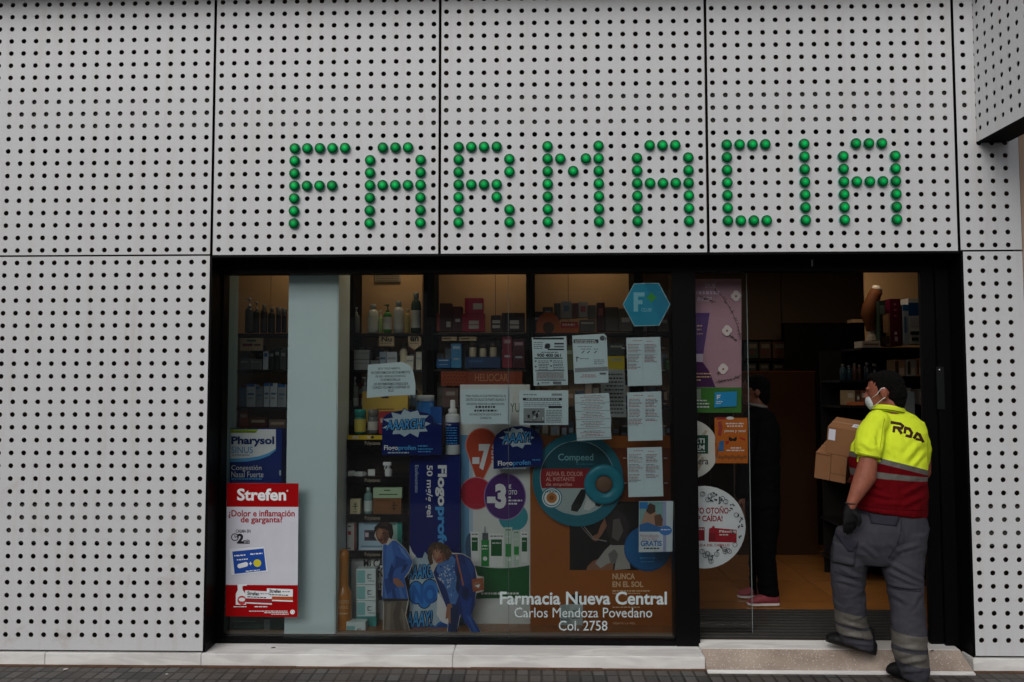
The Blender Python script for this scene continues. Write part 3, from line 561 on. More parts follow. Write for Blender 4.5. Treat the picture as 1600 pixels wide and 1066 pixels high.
for q, m, lb in [((705, 537, 721, 575), '3f7ea8', 'tall light blue carton'), ((682, 561, 704, 575), '1f5c92', 'low blue carton'), ((785, 526, 800, 575), '7c1430', 'tall crimson carton'), ((801, 530, 820, 575), '451a22', 'dark red carton beside the post')]:
    carton('carton', q, SY, .08, C(m), lb + ' on the second shelf, middle of the window', marks=[(.15, .1, .85, .22, C('9fb6c6' if 'blue' in lb else 'b08a90')), (.2, .6, .8, .66, C('9aa4aa'))])
carton('counter_display', (727, 558, 782, 575), SY - .02, .10, C('17355c'), 'dark blue counter display tray with small jars', marks=[(.1, .3, .5, .5, C('33587f'))], cat='display tray')
carton('tray_back', (727, 532, 782, 558), SY + .07, .01, C('15120f'), 'dark back card of the blue counter tray', cat='card')
for k in range(3): bottle((733 + k * 16, 536 + (k % 2) * 2, 744 + k * 16, 558), SY - .012, C('b9ab92', .3), C('3c3228'), ['left', 'middle', 'right'][k] + ' small beige jar in the blue counter tray', 'jar', cat='jar', name='jar')
for k, (a, b) in enumerate(((690, 714), (717, 745))): carton('shelf_card', (a, 526, b, 533), SY - .012, .003, C('b99f7c'), ['left', 'right'][k] + ' beige price strip under the shelf with red boxes', marks=[(.1, .3, .6, .6, C('6a533a'))], cat='price strip')
p = sheet('sign_board', rectq(689, 580, 816, 603), SY - .03, C('7a3010'), .02); p.text('HELIOCAR', 742, 584, 794, 596, C('a8704c'), .01)
p.rect(690, 581, 727, 602, C('86391a'))
for r in range(4):
    for c_ in range(7): p.disc(693 + c_ * 5 + (r % 2) * 2.4, 584 + r * 5.2, 1.5, C('5a2412'), n=8)
tag(p.build('sign_board', None), 'orange sun care display board with dotted left end', 'display board')
for q, m, lb in [((692, 606, 716, SH3), '5b4540', 'brownish carton left'), ((724, 606, 745, SH3), '2b4a55', 'dark teal carton'), ((690, 650, 716, 694), '43302c', 'dark brown carton below')]:
    carton('carton', q, SY, .08, C(m), lb + ' on the shelf under the orange sun care board', marks=[(.2, .2, .8, .4, C('8d8079'))])
# grey boxes at right
for q, m, mk, lb in [((831, 487, 848, 518), '3c3a38', [(.2, .3, .8, .4, WM)], 'dark grey carton beside the post'), ((848, 480, 864, 518), '4c4e50', [(.2, .15, .8, .25, C('8fa6bb'))], 'slate carton with blue line'), ((866, 474, 876, 500), '464a4e', [], 'thin dark slate carton'), ((877, 471, 893, 497), '8a9096', [(.25, .25, .75, .6, C('4b6a90'))], 'grey carton with a blue round mark'), ((894, 474, 903, 497), '63343a', [], 'slim plum carton'), ((904, 472, 918, 496), '989da2', [(.2, .25, .8, .65, C('9a4a55'))], 'pale grey carton with a red round mark'), ((906, 500, 930, 518), '5b5d5c', [(.1, .2, .9, .35, WM)], 'low grey carton'), ((919, 477, 931, 498), '55595a', [], 'grey carton with plain front'), ((933, 473, 945, 518), '4c2426', [(.2, .2, .8, .45, C('9b5a52'))], 'tall dark red carton'), ((946, 480, 966, 518), '57544f', [], 'taupe carton'), ((967, 482, 988, 518), '6a6862', [(.2, .4, .8, .6, WM)], 'taupe carton with a white label')]:
    carton('carton', q, SY + (.03 if q[3] < 505 else .012), .08, C(m), lb + ' on the shelf of grey boxes', 'cartons on the shelf of grey boxes', mk)
dsp = sheet('s', [(838, 522), (838, 505), (843, 494), (853, 488), (864, 489), (872, 497), (876, 508), (905, 508), (905, 522)], SY - .015, C('b3591f'), .012)
dsp.disc(857, 512, 9, C('4a2f20')); dsp.rect(876, 503, 903, 513, C('a52a2a')); dsp.words(879, 506, 900, 3, C('d8c2b8'))
tag(dsp.build('shelf_display', None), 'orange arched shelf display with a round hole', 'shelf display')
for q, m, lb in [((832, 536, 852, SH2), '32482f', 'dark green carton'), ((884, 540, 896, SH2), '5a5d3a', 'olive carton'), ((950, 536, 976, 556), '3c4644', 'slate green carton'), ((950, 556.5, 976, SH2), 'b8a52a', 'yellow carton under a slate one'), ((1040, 560, 1052, SH2), '3f6a3a', 'green carton')]:
    carton('carton', q, SY, .08, C(m), lb + ' glimpsed between the paper notices', marks=[(.15, .2, .85, .35, C('8d9a86'))])
for q, m, lb in [((1012, 486, 1026, 518), '2f2c2a', 'dark carton'), ((1028, 492, 1046, 518), '55504a', 'brown grey carton'), ((1002, 498, 1011, 518), '75706a', 'small taupe carton')]:
    carton('carton', q, SY, .08, C(m), lb + ' on the narrow shelf behind the blue hexagon', marks=[(.2, .3, .8, .5, C('9a958c'))])
# the dim back row of the shelves
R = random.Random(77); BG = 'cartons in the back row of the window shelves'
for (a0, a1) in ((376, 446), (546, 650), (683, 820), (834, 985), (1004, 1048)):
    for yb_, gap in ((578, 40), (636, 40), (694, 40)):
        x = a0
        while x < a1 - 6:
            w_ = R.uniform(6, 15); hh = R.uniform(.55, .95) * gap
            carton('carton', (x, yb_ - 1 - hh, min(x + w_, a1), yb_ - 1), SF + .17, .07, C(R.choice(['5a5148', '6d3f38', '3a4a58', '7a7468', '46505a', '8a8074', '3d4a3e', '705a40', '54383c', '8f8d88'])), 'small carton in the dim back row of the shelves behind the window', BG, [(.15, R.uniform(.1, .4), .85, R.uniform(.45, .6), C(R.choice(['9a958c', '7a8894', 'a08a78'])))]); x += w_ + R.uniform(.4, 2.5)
# glass shelf pegs showing as short bright bars beside the notices
for i, (x, y) in enumerate([(974, 544), (1037, 544), (1037, 579), (977, 631), (1039, 631), (977, 666), (1039, 666), (977, 716), (1040, 716), (977, 755), (1040, 755)]):
    a = W(x - 3, y, .45); b = W(x + 3, y, .45); mb = MB(); mb.tube([a, b], .0026, M('d9dede', .25, .6), 8)
    tag(mb.build('leaflet_clip', None), 'small steel clip beside the two column lists on the window', 'clip', 'steel clips beside the lists')
# ------------------------------------------------------------------ slatted display stand with shelf strips
DKW = M('2a201a', .5, 0, .2, 6)
def zof(py, Y): return W(600, py, Y).z
st = empty('display_stand', (W(590, 800, .62).x, .7, DFZ), 'dark display stand of four labelled tiers right of the column', 'display stand')
SYD = .56; a, b = W(539, 800, SYD).x, W(641, 800, SYD).x
mb = MB(); mb.box(a, b, .80, .815, DFZ + .001, zof(690, .8), DKW); mb.build('back', st)
for x in (a, b - .012): mb = MB(); mb.box(x, x + .012, SYD + .005, .799, DFZ + .001, zof(690, SYD), DKW); mb.build('side', st)
TIER = []
for y in (687, 745, 804, 861):
    z = zof(y, SYD); mb = MB(); mb.box(a + .0125, b - .0125, SYD, .799, z - .014, z, DKW); mb.build('shelf', st)
    s_ = sheet('strip', rectq(541, y + .5, 639, y + 12), SYD - .004, BLACKM); s_.text('Polysianes', 570, y + 2.6, 594, y + 10, M('a89a86', .6), .004); s_.build('shelf_strip', st)
ty = SYD + .02
bottle((552, 640, 570, 678), ty, C('2f7f72', .25), C('1c8f86', .3), 'jar with teal lid and yellow label on the top tier of the display stand', 'jar', (C('c7b552'), .08, .6), cat='jar', name='jar')
bottle((573, 640, 590, 678), ty, C('5d6160', .2), C('74706a', .3), 'grey glass jar with crinkled lid on the top tier of the display stand', 'jar', (C('b5b2a8'), .15, .5), cat='jar', name='jar')
carton('carton', (592, 643, 616, 678), ty + .03, .05, C('a3202c'), 'red carton behind the burst shaped blue sign', marks=[(.1, .3, .9, .5, C('d0b3a8'))])
s_ = sheet('price_strip', rectq(543, 680, 598, 687), SYD - .006, C('c9a928'))
for x in (551, 556, 574, 580): s_.rect(x, 681.5, x + 4, 685.5, WM if x != 580 else INK)
tag(s_.build('price_strip', None), 'yellow price strip along the top tier of the display stand', 'price strip')
# second tier: fallen white packs and a trigger spray
for i, (x, y, w_, h_, r_) in enumerate([(541, 738, 14, 8, .4), (552, 733, 16, 7, -.5), (575, 733, 11, 10, .2), (560, 741, 12, 4, .1)]):
    a1 = W(x, y, ty); q = .0041; mb = MB(); mb.box(a1.x, a1.x + w_ * q, ty + i * .01, ty + i * .01 + .04, zof(744.5, ty) + .001, zof(744.5, ty) + h_ * q, M('d9dcd8', .5), (r_, (a1.x, ty)))
    tag(mb.build('sample_pack', None, .002), ['white sample pack at the left end', 'tilted white sample pack', 'small square white sample pack', 'flattest white sample pack'][i] + ' on the second tier of the display stand', 'sample pack')
def trigger_spray(x, y0, y1, Y, m, label):
    p = W(x, y1, Y); h = W(x, y0, Y).z - p.z; e = empty('spray_bottle', p, label, 'spray bottle')
    mb = MB(); mb.lathe(p, [(.022, 0), (.024, .004), (.024, h * .45), (.012, h * .58)], m, 16); mb.build('body', e)
    t = MB(); t.lathe((p.x, p.y, p.z + h * .581), [(.011, 0), (.011, h * .14)], WHITE, 12); t.box(p.x - .035, p.x + .018, p.y - .01, p.y + .01, p.z + h * .74, p.z + h, WHITE); t.build('trigger_head', e, .003)
    t = MB(); t.tube([(p.x - .018, p.y, p.z + h * .74), (p.x - .026, p.y, p.z + h * .6), (p.x - .024, p.y, p.z + h * .48)], .004, WHITE, 8); t.build('trigger', e)
trigger_spray(607, 722, 744.5, ty + .02, M('cfd4d2', .4), 'white trigger spray bottle on the second tier of the display stand')
# third tier
carton('carton', (547, 780, 563, 803.5), ty, .04, C('d7cda6'), 'cream carton with a plant drawing on the third tier', marks=[(.35, .3, .65, .36, C('4c5638')), (.46, .25, .54, .7, C('4c5638')), (.25, .45, .75, .5, C('4c5638')), (.3, .82, .7, .86, C('6b6a50'))])
bottle((567.5, 762, 581, 803.5), ty, C('6f928c', .15), C('a6bdb6', .3), 'slim pale teal bottle on the third tier', 'round', (C('c2cfca'), .1, .5))
wb = carton('wooden_box', (583, 779, 627, 803.5), ty, .06, C('7a4f2c'), 'wooden box with a leaf mark under a pale green card', marks=[(.72, .2, .76, .8, C('3b2412')), (.66, .4, .85, .46, C('3b2412')), (.66, .6, .82, .65, C('3b2412')), (.1, .12, .6, .16, C('5a381e'))], cat='box')
carton('pale_green_box', (583, 762, 628, 778.5), ty + .005, .05, C('a9c2a0'), 'pale green box lying on the wooden box', marks=[(.38, .2, .6, .32, C('4c5a46')), (.2, .6, .85, .7, C('4c5a46'))])
# fourth tier
carton('carton', (538, 813, 555.5, 860.5), ty, .05, C('dbd8d2'), 'tall white carton with red edges and a red star', marks=[(.88, 0, 1, 1, C('a33a34')), (0, 0, 1, .04, C('a33a34')), (.32, .36, .6, .48, C('b02a2a')), (.3, .18, .6, .22, INK), (.05, .6, .18, .74, INK), (.3, .9, .6, .94, GREYINK)])
carton('carton', (560.5, 812, 601, 860.5), ty, .05, C('a9c6d8'), 'pale blue carton with a dark photograph of flowers', marks=[(.22, .34, .78, .68, C('4a3d4a')), (.42, .4, .62, .62, C('1e2430')), (.25, .42, .38, .56, C('c9b9c2')), (.2, .1, .8, .16, C('7d9cb0')), (.1, .84, .9, .88, C('7090a4')), (.1, .93, .9, .96, C('e8eef2'))])
carton('carton', (604, 813, 628, 860.5), ty, .05, C('9fc3bb'), 'white and teal carton behind the cardboard man', marks=[(.7, 0, 1, 1, C('2b9485')), (.1, .1, .6, .16, C('5a8880'))])
# low group: ampoule, teal cartons, sign
TEAL, PT = C('7fb7b8'), C('b9d4d4')
AMB = M('b8741f', .25, 0, .1, 4, spec=.6); p0 = W(533.5, 993, .37); h = W(533.5, 861, .37).z - DFZ
am = empty('giant_ampoule', (p0.x, .37 + .05, DFZ + .001), 'giant amber ampoule model standing beside the column', 'display ampoule')
mb = MB(); mb.lathe((p0.x, .42, DFZ + .001), [(.050, 0), (.052, .006), (.052, h * .42), (.048, h * .48), (.034, h * .535), (.030, h * .56), (.0315, h * .7), (.0325, h * .9), (.030, h * .97), (.016, h)], AMB, 28); mb.build('body', am)
t_ = Print(.366); t_.text('ISDINCEUTICS', 521.5, 938, 545, 943, C('d8b98a'), 0); t_.text('FLAVO-C', 524, 947, 544, 951.5, C('d8b98a'), 0); t_.words(525, 958, 543, 2, C('d8b98a')); t_.build('lettering', am)
c_ = carton('backing_card', (541, 877, 585, 992), .66, .012, C('4f9a97'), 'teal backing card behind the stacked small cartons', cat='card')
for i, y in enumerate((889, 914, 939)):
    carton('small_carton', (557, y, 587, y + 24.3), .46, .07, C('cfdede'), ['top', 'middle', 'lowest'][i] + ' carton of the stack of three white and teal cartons', 'white and teal cartons', marks=[(.03, .1, .45, .92, TEAL), (.58, .35, .78, .4, INK), (.58, .35, .62, .62, INK), (.58, .58, .78, .62, INK), (.6, .75, .95, .79, GREYINK)])
mb = MB(); a1, b1, c1, d1 = RC(556, 963.6, 588, 994, .45); mb.box(a1, b1, .45, .54, DFZ + .001, d1 - .002, C('3f8d8a')); tag(mb.build('riser_block', None, .002), 'teal riser block under the stack of three cartons', 'riser')
carton('small_carton', (541, 972, 571, 993), .37, .07, C('cfdede'), 'white and teal carton lying in front on the platform', 'white and teal cartons', marks=[(.03, .3, .45, .95, TEAL), (.58, .5, .78, .55, INK), (.58, .5, .62, .75, INK), (.58, .71, .78, .75, INK)])
s_ = sheet('sign_board', rectq(549, 870, 601, 992), .60, C('d5d9d6'), .01)
s_.text('MI CA', 568, 874, 600, 887, INK, .03); s_.text('FO', 590, 886, 602, 902, INK, .03); s_.rect(588, 922, 600, 938, INK); s_.text('IN', 591, 911, 602, 920, INK)
tag(s_.build('sign_board', None), 'white sign board with black capitals behind the stacked cartons', 'sign board')
# ------------------------------------------------------------------ blue gel display boxes
NAVY, BLUE, LBLUE, BURST = M('061a66', .4, name='navy_print', spec=.06), M('0d3a92', .4), M('3f9bdc', .4), M('a9bfcc', .5)
def burst(p, cx, cy, rx, ry, n, m, edge, inn=.74, seed=1):
    R = random.Random(seed); A = []
    for i in range(2 * n):
        a = pi * i / n; k = (1 if i % 2 == 0 else inn) * R.uniform(.9, 1.1); A.append((cx + rx * k * cos(a), cy + ry * k * sin(a)))
    p.poly([(cx + (x - cx) * 1.07, cy + (y - cy) * 1.07) for x, y in A], edge); p.poly(A, m)
def comic(p, t, x0, y0, x1, y1, m=LBLUE, ang=3):
    for dx, dy in ((-.9, .9), (.9, -.6), (1.2, 1.2), (-.9, -.6)): p.text(t, x0 + dx, y0 + dy, x1 + dx, y1 + dy, M('04102a', .5), .045, .25, ang=ang)
    p.text(t, x0, y0, x1, y1, m, .02, .25, ang=ang)
YB = .34
d1_ = sheet('gel_sign', [(597, 711), (597, 662), (599, 653), (605, 647), (618, 643), (632, 641), (652, 642), (668, 646), (676, 652), (678, 662), (690, 664), (690, 711)], YB, M('051c60', .45, spec=.08), .03)
burst(d1_, 637, 662, 38, 23, 11, BURST, NAVY, .72, 3); comic(d1_, 'AAARGH!', 603, 655, 664, 671)
d1_.text('Flogo', 600, 696, 622, 705.5, WHITE, .02); d1_.text('profen', 622.5, 696, 650, 705.5, LBLUE, .02); d1_.words(606, 706.5, 640, 2, BURST); d1_.words(653, 696, 668, 2, LBLUE); d1_.words(653, 701, 676, 1.6, LBLUE); d1_.words(653, 705, 674, 1.6, LBLUE)
tag(d1_.build('gel_sign', None), 'dark blue counter sign with an AAARGH! comic burst', 'display sign')
d2_ = sheet('gel_sign', [(771, 733), (771, 690), (775, 680), (785, 672), (800, 667), (815, 666), (832, 670), (843, 678), (848, 690), (848, 722), (846, 728)], .40, M('051c60', .45, spec=.08), .03)
burst(d2_, 808, 684, 26, 17, 10, BURST, NAVY, .72, 5); comic(d2_, 'AAAY!', 784, 676, 830, 692, ang=4)
d2_.text('Flogo', 778, 720, 801, 730, WHITE, .02, ang=2); d2_.text('profen', 801.5, 719, 829, 729, LBLUE, .02, ang=2); d2_.words(786, 731, 822, 1.6, BURST)
d2_.words(832, 718, 844, 1.5, LBLUE)
tag(d2_.build('gel_sign', None), 'dark blue oval counter sign with an AAAY! comic burst', 'display sign')
# the tall blue box
tb = empty('gel_box', (W(679, 990, .44).x, .5, DFZ + .001), 'tall navy gel box with lettering running downwards', 'display box')
a1, b1, c1, d1 = RC(640, 712, 718.5, 994, .44); mb = MB(); mb.box(a1, b1, .44, .52, DFZ + .001, d1, NAVY); mb.build('carton', tb, .002)
p = Print(.4395); p.text('Flogo', 680, 727, 698, 791, WHITE, .04, down=True); p.text('profen', 680, 792, 698, 872, LBLUE, .04, down=True)
p.text('50 mg/g gel', 664, 727, 676, 808, WHITE, .02, down=True); p.text('Etofenamato', 648.5, 727, 654, 770, BURST, 0, down=True); p.build('lettering', tb)
p = Print(.4388); p.poly([(640, 858), (646, 866), (652, 872), (660, 872), (664, 862), (670, 870), (680, 862), (690, 868), (700, 862), (708, 870), (718, 866), (718, 994), (640, 994)], BURST)
p.poly([(640, 852), (644, 862), (650, 869), (645, 874), (640, 872)], WHITE)
for cx, cy, r in [(650, 985, 14), (672, 990, 14), (694, 985, 15), (712, 992, 12)]: p.disc(cx, cy, r, M('1a5fae', .45)); p.disc(cx, cy + 2, r - 2, M('0e4a94', .45))
comic(p, 'AAARGH', 636, 882, 684, 904, ang=4)
for cx, cy, rx, ry in [(650, 926, 11, 17), (663, 936, 10, 14), (672, 924, 13, 18)]: p.disc(cx, cy, rx + 1.6, M('04102a', .5), ry + 1.6)
for cx, cy, rx, ry in [(650, 926, 11, 17), (663, 936, 10, 14), (672, 924, 13, 18)]: p.disc(cx, cy, rx, M('2a7fd0', .4), ry)
p.text('NO', 644, 914, 682, 944, M('1460b4', .4), .06)
comic(p, 'AAAY!', 634, 955, 676, 980, ang=3)
p.poly([(684, 925), (700, 950), (712, 948), (706, 965), (718, 972), (704, 978), (690, 972), (682, 960)], WHITE)
p.build('comic_burst', tb)
# tube, carton, spray
bt = empty('gel_tube', W(663, 711, .46), 'light blue gel tube with white cap behind the AAARGH! sign', 'tube')
p0 = W(663, 711, .46); hh = W(663, 617, .46).z - p0.z; mb = MB(); mb.lathe((p0.x, .49, p0.z), [(.060, 0), (.058, hh * .5), (.056, hh * .89)], M('1f78c8', .3), 24); mb.build('body', bt)
mb = MB(); mb.lathe((p0.x, .49, p0.z + hh * .891), [(.0585, 0), (.0585, hh * .085), (.057, hh * .1)], M('cfd6da', .35), 28); mb.build('cap', bt)
cb_ = carton('gel_carton', (672, 636, 690, 711), .45, .06, M('10509e', .35), 'narrow blue gel carton beside the white spray bottle', marks=[(0, .35, 1, .45, BURST), (0, .42, 1, 1, NAVY)])
sp_ = empty('spray_bottle', W(706, 711, .42), 'white pump spray bottle with a navy label on the tall gel box', 'spray bottle'); p0 = W(706, 711, .42); hh = W(706, 625, .42).z - p0.z; r = .046
mb = MB(); mb.lathe((p0.x, .47, p0.z), [(r * .96, 0), (r, .004), (r, hh * .69), (r * .9, hh * .73), (r * .62, hh * .745)], M('c9d0d2', .4), 24); mb.build('body', sp_)
mb = MB(); mb.lathe((p0.x, .47, p0.z + hh * .746), [(r * .6, 0), (r * .6, hh * .08), (r * .36, hh * .1), (r * .36, hh * .2), (r * .3, hh * .25)], M('d5dadb', .4), 20); mb.build('pump', sp_)
mb = MB(); V = []; n = 14
for zz in (.18, .59):
    for k in range(n + 1): t = pi + pi * k / n; V.append((p0.x + (r + .0008) * cos(t), .47 + (r + .0008) * sin(t), p0.z + zz * hh))
mb.raw(V, [(i, i + 1, n + 2 + i, n + 1 + i) for i in range(n)], NAVY, True); lb_ = mb.build('label', sp_)
q_ = Print(.4225); q_.text('Flogo', 697, 662, 705, 665.5, WHITE, .01)
for k in range(7): q_.words(697, 668 + k * 4, 714, 1.4, LBLUE)
q_.build('lettering', sp_)
# ------------------------------------------------------------------ cardboard figures
SKIN, SKIN2 = M('9a6a52', .7), M('7a4f3c', .7)
DEN, DEN2, DEN3 = M('2f5fae', .7, 0, .22, 22), M('1f468c', .7), M('3f72bd', .7)
def standee(name, outline, Y, label): return sheet(name, outline, Y, M('c9c4ba', .8), .006)
m_ = standee('m', [(598, 994), (599, 938), (596, 930), (598, 900), (597, 866), (599, 852), (590, 846), (585, 838), (586, 824), (593, 816), (604, 815), (613, 820), (615, 832), (613, 843), (619, 844), (634, 858), (646, 878), (640, 894), (632, 904), (639, 938), (634, 962), (643, 994)], .37, '')
TRO = M('6d6358', .8, 0, .2, 25)
m_.poly([(600, 937), (637, 937), (633, 962), (642, 993), (599, 993)], TRO); m_.poly([(620, 940), (628, 940), (624, 965), (632, 993), (618, 993), (614, 960)], M('574e45', .8))
m_.poly([(599, 851), (606, 853), (613, 845), (619, 845), (634, 859), (645, 878), (639, 893), (632, 903), (638, 938), (597, 937), (599, 900), (598, 866)], DEN)
m_.poly([(604, 856), (612, 850), (616, 872), (606, 900), (600, 925), (602, 890)], DEN3); m_.poly([(618, 868), (626, 872), (636, 876), (632, 884), (620, 888), (612, 896), (618, 880)], DEN2)
m_.poly([(600, 905), (614, 902), (624, 912), (618, 918), (604, 930)], DEN2)
m_.poly([(588, 828), (594, 824), (606, 824), (609, 838), (604, 849), (597, 851), (590, 844), (587, 836)], SKIN2)
m_.poly([(585, 836), (585, 824), (593, 816), (604, 814), (613, 820), (615, 834), (612, 843), (608, 840), (607, 830), (600, 826), (592, 825), (588, 829)], M('1d1612', .8))
m_.poly([(589, 833), (593, 832), (594, 834), (590, 835)], M('2a1a14', .8)); m_.poly([(597, 833), (602, 832), (602, 834), (598, 835)], M('2a1a14', .8)); m_.poly([(591, 843), (599, 842), (597, 845), (593, 846)], M('5a2f28', .8)); m_.poly([(599, 849), (606, 852), (612, 846), (613, 851), (606, 857)], DEN3)
m_.poly([(614, 904), (620, 903), (627, 908), (632, 916), (629, 918), (624, 914), (626, 918), (622, 918), (615, 911)], SKIN)
for q_, c_ in [([(590, 830), (594, 826), (598, 828), (597, 836), (593, 842), (589, 838)], 'a07258'), ([(600, 830), (607, 832), (606, 842), (601, 848), (599, 842)], '5c3a2c'), ([(594, 818), (602, 816), (608, 820), (604, 822), (597, 821)], '3a2a22'), ([(622, 851), (632, 860), (640, 874), (636, 873), (627, 863)], '5a86c4'), ([(606, 900), (612, 880), (616, 890), (611, 912)], '1a3c7a'), ([(616, 918), (620, 936), (614, 936), (612, 922)], '1c4080'), ([(626, 914), (632, 935), (627, 937), (623, 920)], '4a78ba'), ([(601, 915), (606, 936), (601, 937)], '4a78ba'), ([(630, 884), (638, 880), (634, 890), (626, 897)], '183870'), ([(605, 943), (611, 943), (609, 990), (603, 990)], '81776a'), ([(627, 950), (631, 955), (636, 990), (632, 990)], '81776a'), ([(598, 935), (638, 936), (638, 939), (599, 940)], '2a241e')]:
    m_.poly(q_, M(c_, .75))
for k in range(14): x_, y_ = 587 + R.random() * 24, 816 + R.random() * 9; m_.line(x_, y_, x_ + R.uniform(-3, 3), y_ + R.uniform(1, 3), .7, M(R.choice(['3a2a22', '0e0a08']), .8))
tag(m_.build('cardboard_figure', None), 'cardboard cutout of a man in a denim shirt holding his lower back', 'cardboard figure')
w = standee('w', [(698, 994), (701, 960), (694, 940), (688, 928), (676, 895), (672, 884), (668, 872), (669, 856), (676, 849), (688, 847), (700, 854), (706, 864), (722, 865), (735, 872), (742, 886), (746, 900), (756, 902), (756, 924), (744, 927), (742, 945), (736, 962), (746, 978), (755, 995), (740, 995), (728, 974), (720, 960), (712, 994)], .355, '')
NVY = M('15306e', .75, 0, .2, 20)
w.poly([(690, 872), (706, 866), (722, 866), (735, 873), (742, 887), (745, 905), (742, 945), (736, 962), (746, 978), (754, 994), (741, 994), (728, 974), (719, 960), (712, 993), (699, 993), (702, 960), (690, 930), (677, 895), (681, 886)], NVY)
w.poly([(718, 930), (738, 935), (734, 958), (746, 982), (752, 994), (741, 994), (726, 972)], M('1c3f8c', .8)); w.poly([(714, 880), (730, 882), (736, 905), (728, 925), (718, 910)], M('1a3a80', .8))
SC_ = M('4a78b8', .8, 0, .3, 30); SC2 = M('b8c6d8', .8); SC3 = M('1f3f86', .8)
w.poly([(684, 880), (694, 878), (706, 868), (712, 874), (710, 890), (716, 910), (717, 930), (712, 944), (704, 944), (699, 925), (690, 905), (682, 892)], SC_)
R = random.Random(4)
for k in range(46):
    t = R.random(); x = 688 + 22 * t + R.uniform(-5, 5); y = 882 + 55 * R.random() * (.4 + t * .6); w.poly([(x, y), (x + R.uniform(2, 4), y + 1), (x + R.uniform(0, 3), y + R.uniform(2, 5))], R.choice([SC2, SC3, SC2]))
w.poly([(676, 858), (686, 854), (694, 862), (697, 874), (690, 880), (682, 880), (676, 872)], SKIN)
w.poly([(672, 884), (668, 872), (669, 856), (676, 848), (688, 847), (700, 853), (706, 865), (700, 877), (696, 872), (692, 862), (684, 856), (677, 860), (675, 870), (677, 880)], M('4a3524', .8, 0, .3, 40))
w.poly([(677, 866), (681, 864), (682, 866), (678, 868)], INK); w.poly([(686, 863), (690, 861), (691, 863), (687, 865)], INK); w.poly([(682, 875), (690, 871), (689, 875), (684, 878)], M('8f3a38', .7))
w.line(713, 867, 724, 915, 2.2, M('b5683a', .6)); w.poly([(737, 905), (755, 903), (756, 922), (739, 925)], M('9a5230', .6)); w.poly([(740, 910), (748, 908), (752, 914), (746, 920), (740, 918)], SKIN); w.poly([(742, 915), (750, 913), (748, 919)], WHITE)
w.poly([(699, 944), (705, 943), (710, 958), (711, 968), (706, 966), (706, 975), (702, 974), (700, 966), (696, 968), (697, 957)], SKIN)
for q_, c_ in [([(679, 860), (685, 857), (688, 864), (684, 872), (679, 870)], 'b08468'), ([(690, 862), (695, 866), (696, 874), (691, 878)], '74482f'), ([(725, 870), (735, 876), (741, 890), (738, 905), (732, 890)], '24488e'), ([(715, 888), (720, 900), (716, 930), (712, 920)], '0c2250'), ([(724, 916), (732, 920), (730, 940), (722, 934)], '0c2250'), ([(704, 950), (716, 946), (714, 992), (704, 992)], '1a2c54'), ([(728, 960), (734, 964), (748, 992), (744, 993)], '3460a8')]:
    w.poly(q_, M(c_, .75))
for k in range(22): x_ = 670 + R.random() * 32; y_ = 850 + R.random() * 6 + abs(x_ - 686) * .35; w.line(x_, y_, x_ + (x_ - 686) * .18, y_ + R.uniform(3, 8), .8, M(R.choice(['6a5034', '2a1c12', '7c6040']), .8))
tag(w.build('cardboard_figure', None), 'cardboard cutout of a woman bending forward in a navy coat and blue scarf', 'cardboard figure')
# ------------------------------------------------------------------ sinus box and throat poster at left
sb = empty('sinus_box', (W(400, 990, .36).x, .4, DFZ + .001), 'large blue and white sinus tablets box behind the red poster', 'display box')
a1, b1, c1, d1 = RC(358, 670, 440, 755, .36); mb = MB(); mb.box(a1, b1, .36, .46, zof(850, .36) + .001, d1, M('0a2a72', .35)); mb.build('carton', sb, .002)
p = Print(.3594); p.poly([(358.5, 671), (431, 671), (431, 701), (420, 708), (405, 713), (385, 716), (358.5, 717)], WHITE); p.rect(358.5, 671, 396, 676.5, M('9fb83a', .5)); p.poly([(396, 671), (404, 671), (399, 676.5), (396, 676.5)], M('9fb83a', .5))
p.poly([(431, 701), (431, 704), (421, 712), (405, 718), (385, 721.5), (358.5, 722), (358.5, 717), (385, 716), (405, 713), (420, 708)], M('4fa2d8', .4)); p.build('cover_print', sb)
p = Print(.3560); p.text('NUEVA FÓRMULA', 363, 672.3, 401, 676.2, M('4a5a1e', .6)); p.text('Pharysol', 361.5, 682, 428.5, 698, M('16306e', .5), .035); p.text('SINUS', 361.5, 698, 395, 708, M('2f8fc8', .5)); p.text('ACCIÓN RÁPIDA', 362.5, 709.5, 390, 712.5, NAVY)
p.text('Congestión', 361.5, 727, 408.5, 737, WHITE); p.text('Nasal Fuerte', 361.5, 737, 411.5, 746, WHITE); p.words(361.5, 747.5, 409, 2, LBLUE); p.words(436.5, 735, 439, 8, BURST); p.build('lettering', sb)
# lower dark green shelf end and strip seen under the poster
cb_ = carton('low_box', (358, 850, 445, 992), .37, .1, C('12342c'), 'dark green base box under the blue sinus box', marks=[(.1, .85, .5, .86, C('245a4a')), (.1, .91, .55, .92, C('245a4a')), (.64, .83, .74, .98, C('5a6a66'))])
REDP = M('940409', .5, name='red_print', spec=.08)
po = sheet('poster', [(354.5, 755), (466.5, 755.5), (464.8, 964.5), (352.5, 963)], GY - .004, M('c4c5cf', .45), .0015)
po.poly([(354.5, 755), (466.5, 755.5), (466.2, 792.3), (354.2, 792)], REDP); po.poly([(352.9, 914), (465.2, 914.5), (464.8, 964.5), (352.5, 963)], REDP)
po.text('Strefen', 370.5, 763.5, 447, 782.5, WHITE, .03); po.ring(449, 767, .7, 1.4, WHITE, n=12)
po.text('¿Dolor e inflamación', 357, 797, 460.5, 810, REDP, .022); po.text('de garganta?', 376, 807, 441.5, 819.5, REDP, .022)
